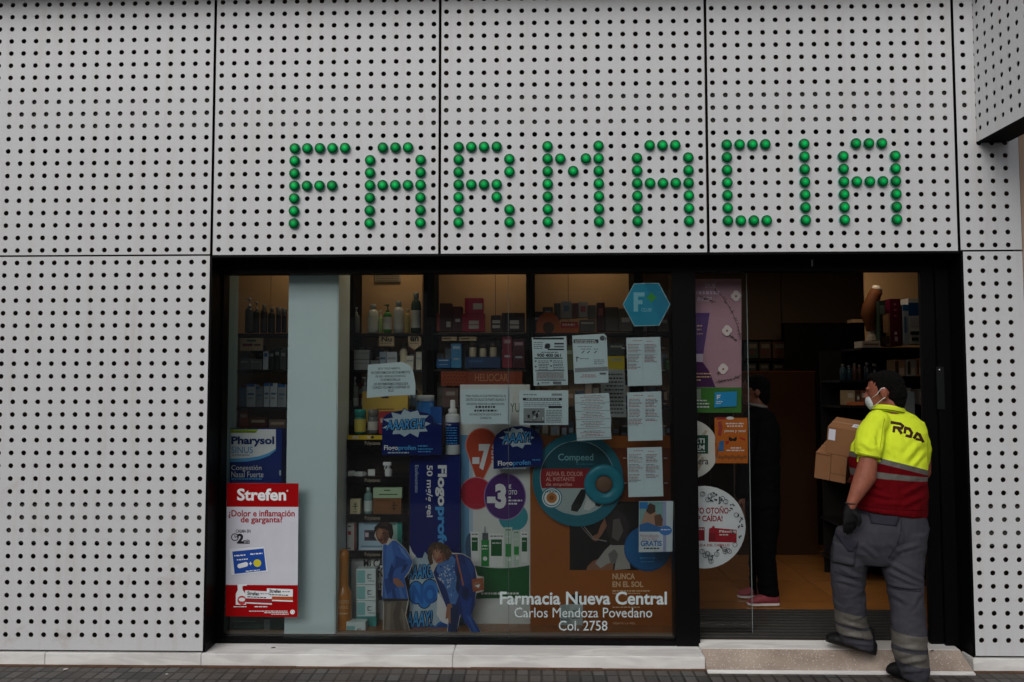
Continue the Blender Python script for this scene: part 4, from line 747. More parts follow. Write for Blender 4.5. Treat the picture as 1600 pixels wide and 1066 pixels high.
po.text('CALMA EN', 368.5, 827.5, 391.5, 832.5, INK, .02); po.text('2', 370, 834, 381, 849.5, INK, .05); po.text('min', 380.5, 842.5, 390, 849, INK, .03); po.ring(367, 839.5, 4.6, 6, INK, n=20); po.line(367, 840, 367, 836, 1, INK); po.line(367, 840, 370, 838.5, 1, INK); po.rect(372, 849, 390, 849.8, INK)
po.poly([(357, 857), (413.5, 853), (420, 894), (361, 900)], M('b9bfc6', .4)); po.poly([(357.8, 857.8), (413, 854), (419, 893), (361.6, 899)], M('d3d8de', .4)); po.poly([(363, 862), (412, 857), (416, 891.5), (366.5, 897)], M('17459a', .4))
po.words(366, 867.5, 384, 2, WHITE, slope=-.08); po.words(391, 865, 410, 2, WHITE, slope=-.08); po.words(370, 874, 387, 1.8, WHITE, slope=-.08); po.disc(402, 880, 6, M('c9c02f', .5)); po.disc(374.5, 884.5, 3.6, WHITE); po.disc(384, 882, 3.6, WHITE); po.poly([(374, 881), (384, 878.4), (384.6, 885.6), (375, 888)], WHITE); po.line(389, 881, 394, 880.4, 1.2, WHITE); po.line(391.4, 878, 391.7, 883.4, 1.2, WHITE); po.words(384, 892, 406, 1.4, WHITE, slope=-.1)
po.poly([(368.5, 945), (368.5, 928), (371.5, 922), (371, 914), (374, 913), (386, 913), (386, 915), (379, 916), (379, 922), (383.5, 928), (384.5, 945)], WHITE); po.disc(378, 938, 7, M('b53a3a', .5)); po.disc(378, 937, 5, WHITE, 3)
po.poly([(417, 919.5), (457.5, 921), (457.5, 940.5), (417, 939)], WHITE); po.poly([(417, 932), (457.5, 932.5), (457.5, 938.5), (417, 937)], M('a8471e', .5)); po.poly([(383, 922.5), (425, 924.5), (425, 945), (383, 943)], M('d5d8dc', .5)); po.poly([(383, 935), (425, 936), (425, 943), (383, 941)], M('8c1a1e', .5))
po.text('Strefen', 386.5, 924.5, 405, 930.5, INK, .03, ang=-3); po.words(407, 927, 421, 1.6, GREYINK); po.words(386.5, 932, 416, 1.5, INK, slope=.05); po.text('Strefen', 421, 921, 439, 926.5, INK, .03, ang=-2); po.words(441, 924, 453, 1.5, GREYINK); po.words(421, 928.5, 450, 1.5, INK, slope=.04)
po.words(365, 947.5, 385, 1.4, WHITE); po.words(398, 947.5, 419, 1.4, WHITE); po.words(389, 954.5, 449, 1.1, WHITE); po.words(413, 957, 450, 1.1, WHITE); po.words(424, 959.3, 451, 1.2, WHITE); po.disc(457, 956.5, 3.6, WHITE); po.ring(457, 956.5, 1.6, 2.2, GREYINK, n=12)
tag(po.build('poster', None), 'red and white throat pain poster on the outside of the window glass', 'poster')
# ------------------------------------------------------------------ paper notices taped inside the glass
NY = GY + .0125
def notice(quad, label, cat='notice', m=PAPER, Y=NY): s = sheet('paper_notice', quad, Y, m, .0006); s._l = (label, cat); return s
def done(s): return tag(s.build('paper_notice', None), *s._l)
n1 = notice([(575, 570), (600, 568), (629, 565.5), (640, 571), (646, 581), (649, 600), (649, 617), (612, 618.5), (573, 622)], 'paper notice with a torn curling corner in front of the bottle shelves')
for t, *b in [('ESTÁ TODO ABIERTO.', 591, 573.5, 626, 577.5), ('NO DISPONEMOS EN ESTOS MOMENTOS', 580, 580, 641, 584.2), ('DE GEL HIDROALCOHÓLICO', 587, 585.5, 634, 589.6), ('NI DE MASCARILLAS.', 595, 591.5, 626, 595.3), ('LES INFORMAREMOS ENSEGUIDA', 584, 598, 638, 602), ('CUANDO VOLVAMOS A DISPONER DE', 582, 603.2, 640, 607.4), ('ELLO', 607, 608.5, 615, 612.4)]: n1.text(t, *b, INK, .012, ang=1)
done(n1)
n2 = notice(rectq(720.5, 608.5, 797.5, 662.5), 'white paper notice taped on the white and green poster stand')
for t, *b in [('PARA AQUELLOS QUE PERTENEZCAN AL', 728, 617, 791, 621.2), ('CENTRO DE SALUD DE PUERTA BLANCA Y', 727.5, 622.5, 791, 626.7), ('NECESITEN RENOVAR LA MEDICACIÓN', 729, 629, 788, 633), ('NO HACE FALTA QUE ACUDAN A', 734, 646, 783, 650), ('CONSULTA', 750, 651.3, 768, 655)]: n2.text(t, *b, INK, .012)
n2.words(743, 634.5, 775, 3, INK); n2.words(741, 640.3, 777, 3, INK); done(n2)
n3 = notice([(831, 527.5), (885, 525.5), (887.5, 601.5), (834, 603)], 'printed information sheet with the phone number 900 400 061')
n3.rect(833, 527.7, 881, 530.7, INK); n3.rect(866, 536, 881, 538.5, INK); n3.rect(866, 540.5, 881, 543, GREYINK); n3.rect(856, 545.2, 881, 547.3, INK); n3.disc(855.5, 541, 4.5, M('3a3d40', .7), n=14); n3.poly([(850, 544), (856, 538), (860, 537), (854, 545)], INK)
for k in range(4): n3.words(834, 534.5 + k * 3.1, 848, 1.3, GREYINK)
n3.words(846, 550, 872, 1.4, GREYINK); n3.text('900 400 061', 839, 552.5, 876.5, 558, INK, .03); n3.rect(835, 559, 879, 560.6, INK)
for k in range(3): n3.words(841, 563.5 + k * 2.8, 858, 1.2, GREYINK); n3.words(864, 563.5 + k * 2.8, 880, 1.2, GREYINK)
for k in range(3): n3.words(842, 571 + k * 2.8, 856, 1.2, GREYINK); n3.words(864, 571 + k * 2.8, 881, 1.2, GREYINK)
for x, y in ((837, 564.5), (837, 573), (861, 564), (861, 572)): n3.disc(x, y, 1.6, GREYINK, n=10)
n3.rect(836, 578.5, 882, 580, GREYINK); n3.rect(838, 581.5, 881, 592, M('aeb3b5', .7))
for k in range(3): n3.words(840, 582.5 + k * 3, 879, 1.3, GREYINK)
n3.rect(838, 593.5, 884, 594.6, INK); n3.rect(864, 596.5, 877, 600.5, GREYINK); n3.words(846, 597.5, 860, 1.4, GREYINK); n3.poly([(839, 601), (841, 597), (843, 601)], INK); done(n3)
n4 = notice([(894, 524.5), (944, 521.5), (948, 526), (951, 598), (897.5, 600)], 'printed sheet with a grey band and folded top right corner')
n4.rect(896, 530.5, 935, 536.5, M('3a3d40', .7)); n4.words(898, 532, 930, 1.2, WHITE); n4.words(898, 534.3, 932, 1.2, WHITE); n4.disc(941, 528.5, 4, M('4a4e52', .7), n=12); n4.poly([(943, 524), (949, 529), (945, 533)], M('8a9093', .7))
for x in (911, 919.5, 930.5): n4.words(x - 3, 545, x + 4, 1.2, GREYINK); n4.line(x - 2, 552, x + 2, 548.5, 1.2, INK)
n4.words(903, 541.3, 925, 1, GREYINK); n4.line(900, 559, 905, 559, 1.2, INK); n4.line(901.3, 557, 901.3, 565, 1.2, INK); n4.words(906, 560, 920, 1.2, GREYINK); n4.words(928, 562, 944, 1.1, GREYINK); n4.words(928, 565, 946, 1.1, GREYINK); n4.words(928, 568, 942, 1.1, GREYINK)
n4.poly([(898, 575.5), (949.5, 573), (949.7, 579.5), (898.2, 582)], M('8f9496', .7)); n4.words(910, 585.5, 930, 1.1, REDINK); n4.words(907, 588.5, 932, 1.1, REDINK); n4.rect(937, 582.5, 947, 585.5, GREYINK); done(n4)
n5 = notice(rectq(811.5, 610, 888, 664), 'landscape printed notice with a grey picture at its lower left')
n5.words(818, 616, 840, 1.6, GREYINK); n5.rect(862, 615, 878, 618.5, M('8f9496', .7)); n5.rect(817, 622, 878, 626, INK); n5.words(822, 623, 874, 1.5, WHITE)
for k in range(3): n5.words(818, 629 + k * 2.6, 876, 1.1, GREYINK)
n5.rect(857, 634.5, 878, 638, INK); n5.rect(818, 638, 851, 661, M('8c9194', .7))
R = random.Random(11)
for k in range(16): x, y = 819 + R.random() * 28, 640 + R.random() * 16; n5.rect(x, y, x + R.uniform(1.5, 5), y + R.uniform(2, 6), R.choice([INK, GREYINK, M('3a3d40', .7), M('c4c8ca', .7)]))
n5.rect(818, 658, 851, 661, M('4a4e52', .7))
for k in range(8): n5.words(853, 641 + k * 2.6, 878, 1.1, GREYINK)
done(n5)
n6 = notice([(897.8, 616.5), (951.5, 614), (952.5, 628), (953, 642), (955, 656), (954.5, 672), (955.5, 686), (901.5, 689), (900.5, 672), (900, 657), (898.6, 640)], 'list made of overlapping paper strips with short centred lines')
for k, y in enumerate((618, 631, 644, 658, 673)):
    n6.poly([(898.5 + k * .6, y + 11.6), (952 + k * .7, y + 10), (952 + k * .7, y + 10.7), (898.5 + k * .6, y + 12.3)], M('7f8486', .8))
    for j in range(4): w2 = [14, 19, 11, 17][(j + k) % 4]; n6.words(926 - w2, y + .6 + j * 2.5, 926 + w2, .9, REDINK if j % 2 else GREYINK, slope=-.03)
done(n6)
def two_column(quad, label, h1, h2):
    n = notice(quad, label); x0, y0 = quad[0]; x1 = quad[1][0]; w2 = (x1 - x0)
    n.words(x0 + 10, y0 + 4, x0 + 26, 1, REDINK, seed=3); n.words(x0 + 32, y0 + 5, x0 + 42, 1, REDINK)
    for c_, hh in ((0, h1), (1, h2)):
        y = y0 + 10; k = 0
        while y < y0 + hh:
            xx = x0 + 2.5 + c_ * (w2 / 2 - .5); n.words(xx, y, xx + random.uniform(13, w2 / 2 - 5), .95, REDINK if k % 5 in (0, 3) else GREYINK); y += 2.3 if k % 6 != 5 else 4; k += 1
    n.rect(x0 + w2 / 2 - .7, y0 + 10, x0 + w2 / 2 - .4, y0 + 66, M('b4babd', .8)); done(n)
two_column([(978.5, 528), (1031.5, 526.5), (1034.5, 602), (981, 603.5)], 'topmost of the three lists in two columns at the right of the window', 50, 40)
two_column([(980, 613.5), (1033, 611.5), (1035.5, 688), (981.5, 689.5)], 'middle of the three lists in two columns at the right of the window', 52, 45)
two_column([(980, 700), (1034, 698.5), (1036.5, 775.5), (982, 777)], 'lowest of the three lists in two columns at the right of the window', 55, 47)
n7 = notice([(937, 576), (976, 578), (979, 652), (942, 652)], 'dim text sheet standing deeper behind the taped lists', m=M('9aa3a3', .8), Y=.62)
for k in range(11): n7.words(944 + random.uniform(0, 4), 584 + k * 6, 974, 2.4, M('3f4648', .8))
done(n7)
# hexagon sticker
hx = [(973, 476), (990.5, 443), (1029.5, 442), (1047.5, 476), (1030, 509), (991, 510)]
h_ = sheet('hexagon_sticker', hx, NY, M('a6c9cf', .4), .0006); c0 = (1010, 476)
h_.poly([(c0[0] + (x - c0[0]) * .965, c0[1] + (y - c0[1]) * .965) for x, y in hx], M('2395b4', .4)); h_.poly([(1008, 443), (1029, 443.5), (1046, 476), (1032, 503), (1020, 476)], M('2089ab', .4))
h_.rect(990, 457, 997, 487, M('8fc9d6', .4)); h_.rect(997, 457, 1007, 463.5, M('8fc9d6', .4)); h_.rect(997, 469, 1004, 475.5, M('8fc9d6', .4))
h_.poly([(1018, 456), (1021.5, 461.5), (1027, 465), (1021.5, 468.5), (1018, 474), (1014.5, 468.5), (1009.5, 465), (1014.5, 461.5)], M('3f9f3a', .4)); h_.text('CLUB', 1002, 481.5, 1018, 487, M('a6d5de', .4))
tag(h_.build('hexagon_sticker', None), 'blue hexagonal sticker with a pale F at the top right of the window', 'sticker')
# ------------------------------------------------------------------ offer poster stand
OY = .52
of = empty('offer_poster', (W(773, 990, OY).x, OY, DFZ + .001), 'tall white and green offer stand with balloon prices -7 and -3', 'poster stand')
OFW = M('d3d8d6', .4)
mb = MB(); a1, b1, c1, d1 = RC(718.5, 601, 828.5, 994, OY); n = 18                                      # a gently bowed printed sheet
V = [];
for zz in (DFZ + .001, d1):
    for k in range(n + 1): u = k / n; V.append((a1 + u * (b1 - a1), OY, zz))
mb.raw(V, [(i, i + 1, n + 2 + i, n + 1 + i) for i in range(n)] , OFW, True); mb.raw([(x, y + .004, z) for x, y, z in V], [(i, n + 1 + i, n + 2 + i, i + 1) for i in range(n)], OFW, True); mb.build('sheet', of)
p = Print(OY - .0004)
def vbands(P, x0, x1, yt, yb, m, n=10):
    y = P.y()
    for k in range(n):
        u0, u1 = x0 + (x1 - x0) * k / n, x0 + (x1 - x0) * (k + 1) / n
        P.face([W(u0, yb(u0), y), W(u1, yb(u1), y), W(u1, yt(u1), y), W(u0, yt(u0), y)], m)
vbands(p, 719, 733, lambda x: 680, lambda x: 990, M('5f97c0', .45), 3); vbands(p, 733, 739, lambda x: 690, lambda x: 990, M('a8c2d2', .45), 2)
p.text('YU', 797, 630, 812, 644, M('4c6a4c', .5), 0)
ORB, ORE = M('b9401f', .4), M('d9907a', .4)
def drop(cx, cy, r, tx, ty, m):
    A = [(cx + r * cos(radians(a)), cy - r * 1.06 * sin(radians(a))) for a in range(-20, 211, 8)]; p.poly(A + [(tx, ty)], m)
drop(753, 696, 26, 749, 763, ORE); drop(753, 696, 24.4, 749, 760, ORB)
p.text('-7', 738, 694, 766, 735, WHITE, .06); p.text('€', 768, 695, 773, 702, WHITE, .03); p.text('D', 768, 704, 774, 711, WHITE, .03); p.words(768, 713.5, 776, 3, WHITE); p.words(768, 719, 776, 3, WHITE); p.words(768, 724.5, 776, 3, WHITE)
p.disc(744, 771, 26, M('c98a90', .4)); p.disc(744, 771, 24.4, M('b01a34', .4)); p.disc(802, 808, 23, M('2d8f9c', .4), 22)
p.disc(789, 776, 33, M('8f78a8', .4), 37); p.disc(789, 776, 31.4, M('45196a', .4), 35.4)
p.text('-3', 761, 756, 791, 795, WHITE, .06); p.text('€', 794, 757, 799, 764, WHITE, .03); p.text('OTO', 794, 766, 808, 773, WHITE, .02); p.words(794, 776, 800, 2.5, WHITE); p.words(794, 781, 816, 2.5, WHITE); p.words(794, 786, 808, 2.5, WHITE)
GRN, GRN2, PW = M('0a5a28', .4), M('1e8a3c', .35), M('e2e5e4', .4)
vbands(p, 737, 827, lambda x: 884 - ((x - 783) / 45) ** 2 * 5 + 4, lambda x: 935 - ((x - 783) / 45) ** 2 * -1, GRN)
p.words(752, 926, 812, 3, PW); p.poly(ellq(735, 855, 8, 22), M('3a5a7a', .5))
for (x0, x1, y0, y1, kind) in [(735.5, 748, 831, 878, 't'), (764.5, 787, 834, 886, 't'), (814, 825, 831, 879, 't'), (788.5, 800, 824, 887, 'd'), (802, 812, 828, 884, 'd')]:
    p.poly([(x0 - .5, y0), (x1 + .5, y0), (x1 - 1, y1), (x0 + 1, y1)], PW if kind == 't' else M('b9cfc0', .35)); w_ = x1 - x0
    p.rect(x0 + w_ * .12, y0 + (9 if kind == 't' else 26), x1 - w_ * .12, y1 - 17, GRN if kind == 't' else GRN2); p.words(x0 + 1.5, y0 + 3, x1 - 1.5, 2, GREYINK); p.words(x0 + w_ * .2, y0 + 14, x1 - w_ * .2, 1.4, PW); p.disc((x0 + x1) / 2 + 1.5, y1 - 12, 2.6, PW)
p.poly([(752, 844), (764, 844), (764, 885), (752, 885)], GRN2); p.rect(753.5, 833, 762.5, 844, M('5c6466', .3, .6)); p.rect(756.5, 823, 759, 833, M('9aa2a4', .3)); p.words(753, 852, 763, 2, PW); p.words(753, 857, 762, 1.6, PW); p.disc(758, 873, 3.4, PW)
p.build('offer_print', of)
# ------------------------------------------------------------------ orange plaster poster
CY_ = .50
OR = M('96520c', .45, name='orange_print')
cp = sheet('poster', rectq(828.5, 681, 1056, 993.5), CY_, OR, .006)
cp.rect(940, 700, 1052, 783, M('70340c', .45)); cp.rect(890, 783.5, 1005, 891, M('0b0a0a', .4))
LEG, SHT, SHD = M('8a5c44', .6), M('9c9a96', .7), M('2a2424', .7)
cp.poly([(918, 885), (926, 877), (938, 872), (952, 866), (960, 860), (958, 891), (916, 891)], LEG); cp.poly([(930, 880), (945, 860), (955, 850), (975, 850), (982, 868), (985, 889), (960, 891), (962, 876), (948, 882), (938, 888)], SHT); cp.poly([(950, 866), (960, 858), (966, 866), (962, 880), (955, 882)], M('6f6d6a', .7))
cp.poly([(950, 800), (962, 795), (976, 804), (984, 820), (980, 838), (976, 852), (955, 852), (950, 838), (944, 822), (945, 808)], SHD); cp.poly([(958, 812), (968, 810), (974, 830), (966, 846), (956, 840)], M('5a5653', .7))
cp.poly([(945, 808), (948, 822), (940, 836), (932, 846), (926, 844), (926, 838), (934, 834), (938, 822)], LEG); cp.poly([(955, 785), (964, 784), (967, 792), (960, 798), (954, 794)], M('14100e', .7)); cp.line(928, 842, 912, 822, 1.6, M('8a8680', .5)); cp.line(926, 843, 908, 823, 1, M('8a8680', .5)); cp.line(928, 842, 948, 846, 1.4, M('8a8680', .5))
PALE = M('d8b48c', .5)
cp.text('NUNCA', 957, 896, 992, 905.5, PALE, .03); cp.text('EN EL SOL', 957, 908.5, 1005, 917.5, PALE, .03); cp.words(957, 922.5, 1015, 2, PALE); cp.words(957, 926.5, 1000, 1.6, PALE); cp.words(957, 948, 1000, 1.8, PALE); cp.words(957, 957, 1010, 1.8, PALE)
cp.text('DÉJATE LA PIEL', 957.5, 972, 993, 976.5, PALE, .012); cp.text('SOLO EN LO IMPORTANTE', 957.5, 978, 1014, 982.5, PALE, .012); cp.words(1019, 989, 1046, 2, PALE); cp.words(838, 987, 852, 1.4, PALE)
cp.poly([(874, 946), (890, 943), (892, 982), (876, 983)], M('9fb0b0', .4)); cp.poly([(890, 944), (911, 944), (910, 984), (892, 984)], M('b4c4c4', .4)); cp.rect(894, 929, 908, 944, M('1e2628', .4)); cp.words(877, 962, 888, 2, GREYINK); cp.words(877, 967, 888, 2, GREYINK); cp.words(894, 954, 908, 2, GREYINK); cp.words(894, 965, 907, 2, GREYINK)
BD = M('1466a4', .4); cp.disc(1012, 857, 37, M('0f4f86', .4), 36); cp.disc(1012, 856, 35.5, BD, 34); cp.words(1000, 871, 1026, 2, LBLUE); cp.words(1002, 877, 1022, 1.6, LBLUE)
tag(cp.build('poster', None), 'large orange sun and plaster poster with a dark tennis picture', 'poster')
TQ, TQ2, TQD = M('136a7d', .35), M('1d7f95', .3), M('0c4654', .35)
ds = empty('tape_display', (W(903, 822, .46).x, .46, W(903, 822, .46).z), 'round teal plaster display shaped like a tape ring on the orange poster', 'display')
s_ = sheet('disc', ellq(903, 750, 71, 73, 56), .462, TQ, .02); s_.build('disc', ds)
p = Print(.4612)
def half(cx, cy, r, y0, y1, m, n=30):
    A = []
    for i in range(n + 1): y = y0 + (y1 - y0) * i / n; A.append((cx + math.sqrt(max(0, r * r - (y - cy) ** 2)), y))
    p.poly(A + [(2 * cx - x, y) for x, y in A[::-1]], m)
half(902, 747, 58.5, 688.6, 805.4, M('8fb4b8', .4)); half(902, 747, 57.5, 689.6, 732.5, TQD); half(902, 747, 57.5, 732.5, 763, M('8a1720', .4)); half(902, 747, 57.5, 763, 804.4, M('9fb0b0', .4))
p.text('Compeed', 872, 709, 927, 723, M('6fa9b0', .4), .012); p.words(900, 724.6, 928, 1.4, TQ2); p.text('ALIVIA EL DOLOR', 853, 737, 911, 744, M('c98f86', .5), .02); p.text('AL INSTANTE', 853, 745.5, 898, 752, M('c98f86', .5), .02); p.text('de ampollas', 853, 754, 894, 761, M('c98f86', .5), .02)
p.poly([(893, 790), (900, 778), (908, 765), (916, 764), (914, 778), (908, 792), (902, 800), (892, 798)], M('15171a', .5)); p.poly([(918, 764), (930, 764), (930, 790), (920, 798), (912, 796), (916, 780)], M('c4ccca', .5)); p.poly([(932, 764), (944, 764), (945, 786), (936, 792), (930, 790)], M('20242a', .5))
p.disc(862, 778, 16.5, TQ2); p.disc(862, 778, 14.8, PW); p.ring(862, 778, 11.6, 13.2, TQ2); p.disc(862, 778, 8.2, M('b5743a', .5)); p.disc(862, 778, 4, M('8f5220', .5)); p.words(852, 768, 872, 1.6, TQ)
p.build('front_print', ds)
c0 = W(944.5, 758, .42); mb = MB(); pm = lambda r: r * (.42 + 4.664) / 1250
mb.lathe((c0.x, .461, c0.z), [(pm(31), 0), (pm(31), .022), (pm(28), .030), (pm(20), .030), (pm(16), .024), (pm(13.5), .018), (pm(13.5), 0)], TQ2, 36, 'y'); mb.build('tape_ring', ds)
mb = MB(); mb.lathe((c0.x, .4605, c0.z), [(pm(13.4), 0), (pm(13.2), .015), (pm(8), .018)], M('6e5240', .5), 24, 'y'); mb.build('tape_core', ds)
fl_ = sheet('flyer', [(998.5, 783.5), (1052, 783), (1050.5, 862), (998, 863)], GY + .0125, M('c9d5da', .5), .0006)
fl_.rect(999, 784, 1036, 830, M('7fa9a8', .5)); fl_.poly([(1003, 815), (1008, 800), (1018, 797), (1030, 806), (1036, 820), (1036, 830), (1000, 830)], M('b08a72', .6)); fl_.poly([(1010, 792), (1016, 786), (1024, 790), (1024, 800), (1016, 804), (1010, 800)], M('4a3328', .7)); fl_.poly([(1022, 806), (1032, 803), (1036, 812), (1034, 822), (1024, 822)], M('6a4a36', .7)); fl_.poly([(999, 820), (1012, 816), (1026, 822), (1036, 824), (1036, 831), (999, 831)], M('2f6aa4', .6)); fl_.rect(1036, 784, 1041, 862, M('9aa0c4', .5)); fl_.rect(999, 785, 1012, 795, M('1f7ac0', .5)); fl_.disc(1040, 829, 10, M('3f7cc0', .5), 7.5); fl_.words(1033, 827, 1048, 1.6, PW)
fl_.text('Personalización', 1001, 834.5, 1029, 840, M('b06a72', .6), 0); fl_.text('con tu foto', 1003, 840, 1027, 844.5, M('b06a72', .6), 0); fl_.text('GRATIS', 1001, 845, 1034, 853.5, M('1f5fa8', .5), .025); fl_.words(1006, 856, 1030, 2, INK)
tag(fl_.build('flyer', None), 'small flyer with the word GRATIS taped over the blue disc', 'flyer')
for q, t in [((1040, 684, 1053, 693), '3€'), ((1040, 717, 1053, 726), '5€')]:
    pass
# ------------------------------------------------------------------ posters on the glass door
DYF = DY - .0006
pk = sheet('poster', rectq(1062, 436, 1158.5, 645), DY + .016, M('b08a96', .5), .001)
pk.rect(1062, 605.5, 1158.5, 645, M('3f7a2c', .5)); PU, PU2 = M('5d3f78', .4), M('4a1a52', .5)
pk.poly([(1062, 489), (1109, 489), (1099, 553), (1062, 553)], PU); pk.rect(1062, 553, 1098, 566, M('c9bcc9', .4)); pk.words(1089, 508, 1097, 2.5, PALE); pk.words(1089, 514, 1096, 2, PALE); pk.words(1089, 521, 1098, 1.6, PALE); pk.poly([(1062, 563), (1098, 566), (1108, 580), (1118, 605), (1062, 605)], PU2)
for t, *b in [('DUE', 1102, 443, 1118, 450), ('ENJAMBRE', 1090, 454, 1124, 460), ('RCE!', 1090, 464, 1112, 471)]:
    if t != 'ENJAMBRE': pk.text(t, *b, M('dcc4d6', .5), .01)
    else: pk.words(1088, 455, 1124, 5, M('dcc4d6', .5))
TW = M('5a4a44', .7)
R = random.Random(3)
def twig(pts):
    for (x0, y0), (x1, y1) in zip(pts, pts[1:]):
        pk.line(x0, y0, x1, y1, .8, TW)
        for k in range(5): t = R.random(); x, y = x0 + (x1 - x0) * t, y0 + (y1 - y0) * t; a = R.uniform(0, 6.3); pk.poly([(x, y), (x + 3.4 * cos(a), y + 3.4 * sin(a)), (x + 3.6 * cos(a + .5), y + 3.6 * sin(a + .5))], TW)
twig([(1116, 453), (1126, 460), (1136, 474), (1146, 492), (1153, 512), (1158, 530)]); twig([(1092, 462), (1104, 468), (1116, 472)]); twig([(1118, 598), (1132, 594), (1146, 592), (1158, 586)]); twig([(1136, 522), (1146, 528), (1150, 532)]); twig([(1120, 584), (1128, 580)])
for cx, cy in ((1150, 463), (1136, 517), (1130, 577)):
    for dx, dy in ((-3, 0), (3, -1), (0, 3), (0, -4)): pk.disc(cx + dx, cy + dy, 5, M('d9d0cc', .8), n=12)
    pk.disc(cx, cy, 1.8, M('8a5a4a', .7), n=8)
pk.poly([(1117, 613), (1151.5, 611.5), (1151, 635), (1116, 637)], M('2493c4', .4)); pk.rect(1120, 617, 1122, 624, PW); pk.rect(1122, 617, 1126, 618.8, PW); pk.rect(1122, 620, 1125, 621.8, PW); pk.words(1119, 627, 1129, 1.4, PW); pk.words(1119, 630, 1127, 1.2, PW)
pk.rect(1088, 608, 1095, 625, M('8f9a8c', .5)); pk.words(1088, 625, 1104, 2, PW); pk.words(1088, 630, 1108, 2, PW); pk.words(1088, 635, 1108, 2, PW); pk.words(1088, 583, 1112, 2, PALE); pk.words(1088, 588, 1110, 2, PALE); pk.words(1088, 593, 1096, 2, PALE)
tag(pk.build('poster', None), 'pink cream poster with a green lower band on the glass door', 'poster')
op = sheet('poster', [(1116.5, 653), (1168, 653), (1168.5, 724), (1117.5, 724)], DY + .013, M('c46a1c', .5), .001)
op.poly([(1119, 652), (1134, 652), (1134, 655.5), (1120, 656)], M('9a2a2a', .5)); op.disc(1141, 653.5, 6, PW, 2.4); op.words(1134, 661, 1162, 2, PW); op.words(1136, 665, 1162, 2, PW); op.text('piensa y gana!', 1132, 671, 1165, 676.5, PW, .02)
op.poly([(1121, 660), (1127, 658), (1129, 668), (1127, 682), (1121, 680), (1123, 670)], M('a0403a', .6)); op.poly([(1124, 690), (1131, 688), (1131, 705), (1122, 705)], M('2f6aa0', .6)); op.poly([(1133, 690), (1139, 688), (1139, 693), (1134, 695)], M('b03028', .6)); op.poly([(1156, 683), (1165, 686), (1164, 689), (1156, 686)], M('b03028', .6))
for sx in (-1, 1): op.poly([(1145, 686), (1145 + sx * 6, 682), (1145 + sx * 6.5, 687), (1145 + sx * 4, 690), (1145, 689)], INK)
op.words(1142, 699, 1158, 2, PW); op.words(1135, 703, 1164, 1.8, PW)
for k in range(9): op.disc(1124 + k * 5, 714 + (k % 2) * 1.5, 3, M('8f5424', .6), n=8)
tag(op.build('poster', None), 'small orange quiz poster with butterflies on the glass door', 'poster')
c1_ = sheet('round_sticker', [(max(x, 1060), y) for x, y in ellq(1076, 702, 46.5)], DY + .013, M('d5d2cc', .5), .0008)
R = random.Random(9)
for k in range(12):
    a = .95; x, y = 1076 + R.uniform(-6, 34), 702 + R.uniform(-34, 34)
    if (x - 1076) ** 2 + (y - 702) ** 2 < 34 ** 2: c1_.poly([(x - 5, y + 5), (x + 3, y - 7), (x + 7, y - 5), (x - 1, y + 8)], M('b9a894', .6))
c1_.rect(1058, 680, 1106.5, 709, M('0f4a34', .5)); c1_.text('FORTI', 1071, 685, 1101, 693, PW, .03); c1_.text('FORM', 1070, 695, 1101, 703, PW, .03); c1_.words(1090, 704.8, 1102, 1.6, PW); c1_.text('cabellera', 1062, 715, 1107, 726, M('2a3230', .6), .01)
tag(c1_.build('round_sticker', None), 'upper round white sticker with a dark green label on the glass door', 'sticker')
c2_ = sheet('round_sticker', [(max(x, 1060), y) for x, y in ellq(1100.5, 824, 64.5)], DY + .0125, M('dcdfe2', .5), .0008)
OT = M('9a1f2c', .5)
c2_.text('NUEVO OTOÑO', 1069, 791, 1138.5, 803, OT, .03); c2_.text('STOP CAÍDA!', 1071, 803.5, 1129, 815, OT, .03); c2_.text('PARA LA CAÍDA DEL CABELLO', 1062, 849, 1140, 854, OT, .02)
c2_.poly([(1108, 826), (1113, 824), (1113, 822), (1116, 822), (1117, 825), (1151, 828), (1151, 848), (1107, 847)], M('a01626', .4)); c2_.rect(1107.5, 833, 1118, 845, M('7f101e', .4)); c2_.text('Pilexil', 1124, 828.5, 1143, 832.5, PW, .02); c2_.words(1124, 835, 1138, 1.6, PW); c2_.rect(1143, 829, 1150, 833.5, M('c9b9b9', .5)); c2_.rect(1080, 824, 1101, 845, M('8f1424', .4)); c2_.words(1092, 826, 1100, 2, PW)
R = random.Random(21)
for k in range(34):
    a = R.uniform(-1.5, 1.5); r = R.uniform(40, 59); x, y = 1100.5 + r * cos(a), 824 + r * sin(a)
    if 786 < y < 858 and x < 1142: continue
    t = R.choice('lbc')
    if t == 'l': b = R.uniform(0, 6); c2_.poly([(x, y), (x + 4 * cos(b - .4), y + 4 * sin(b - .4)), (x + 7 * cos(b), y + 7 * sin(b)), (x + 4 * cos(b + .4), y + 4 * sin(b + .4))], M('3a3f44', .6))
    elif t == 'b':
        for d in range(3): c2_.disc(x + R.uniform(-3, 3), y + R.uniform(-3, 3), 1.3, M('3a3f44', .6), n=8)
    else: c2_.ring(x, y, 3, 3.8, M('4a5055', .6), n=14)
for x, y in ((1114, 773), (1134, 784), (1098, 772), (1106, 781), (1120, 866), (1102, 868), (1111, 877), (1097, 862), (1133, 862)):
    c2_.ring(x, y, 3.2, 4, M('4a5055', .6), n=14); c2_.line(x, y + 4, x + 1, y - 4, .7, M('4a5055', .6))
tag(c2_.build('round_sticker', None), 'large lower round white sticker with dark red autumn lettering on the glass door', 'sticker')
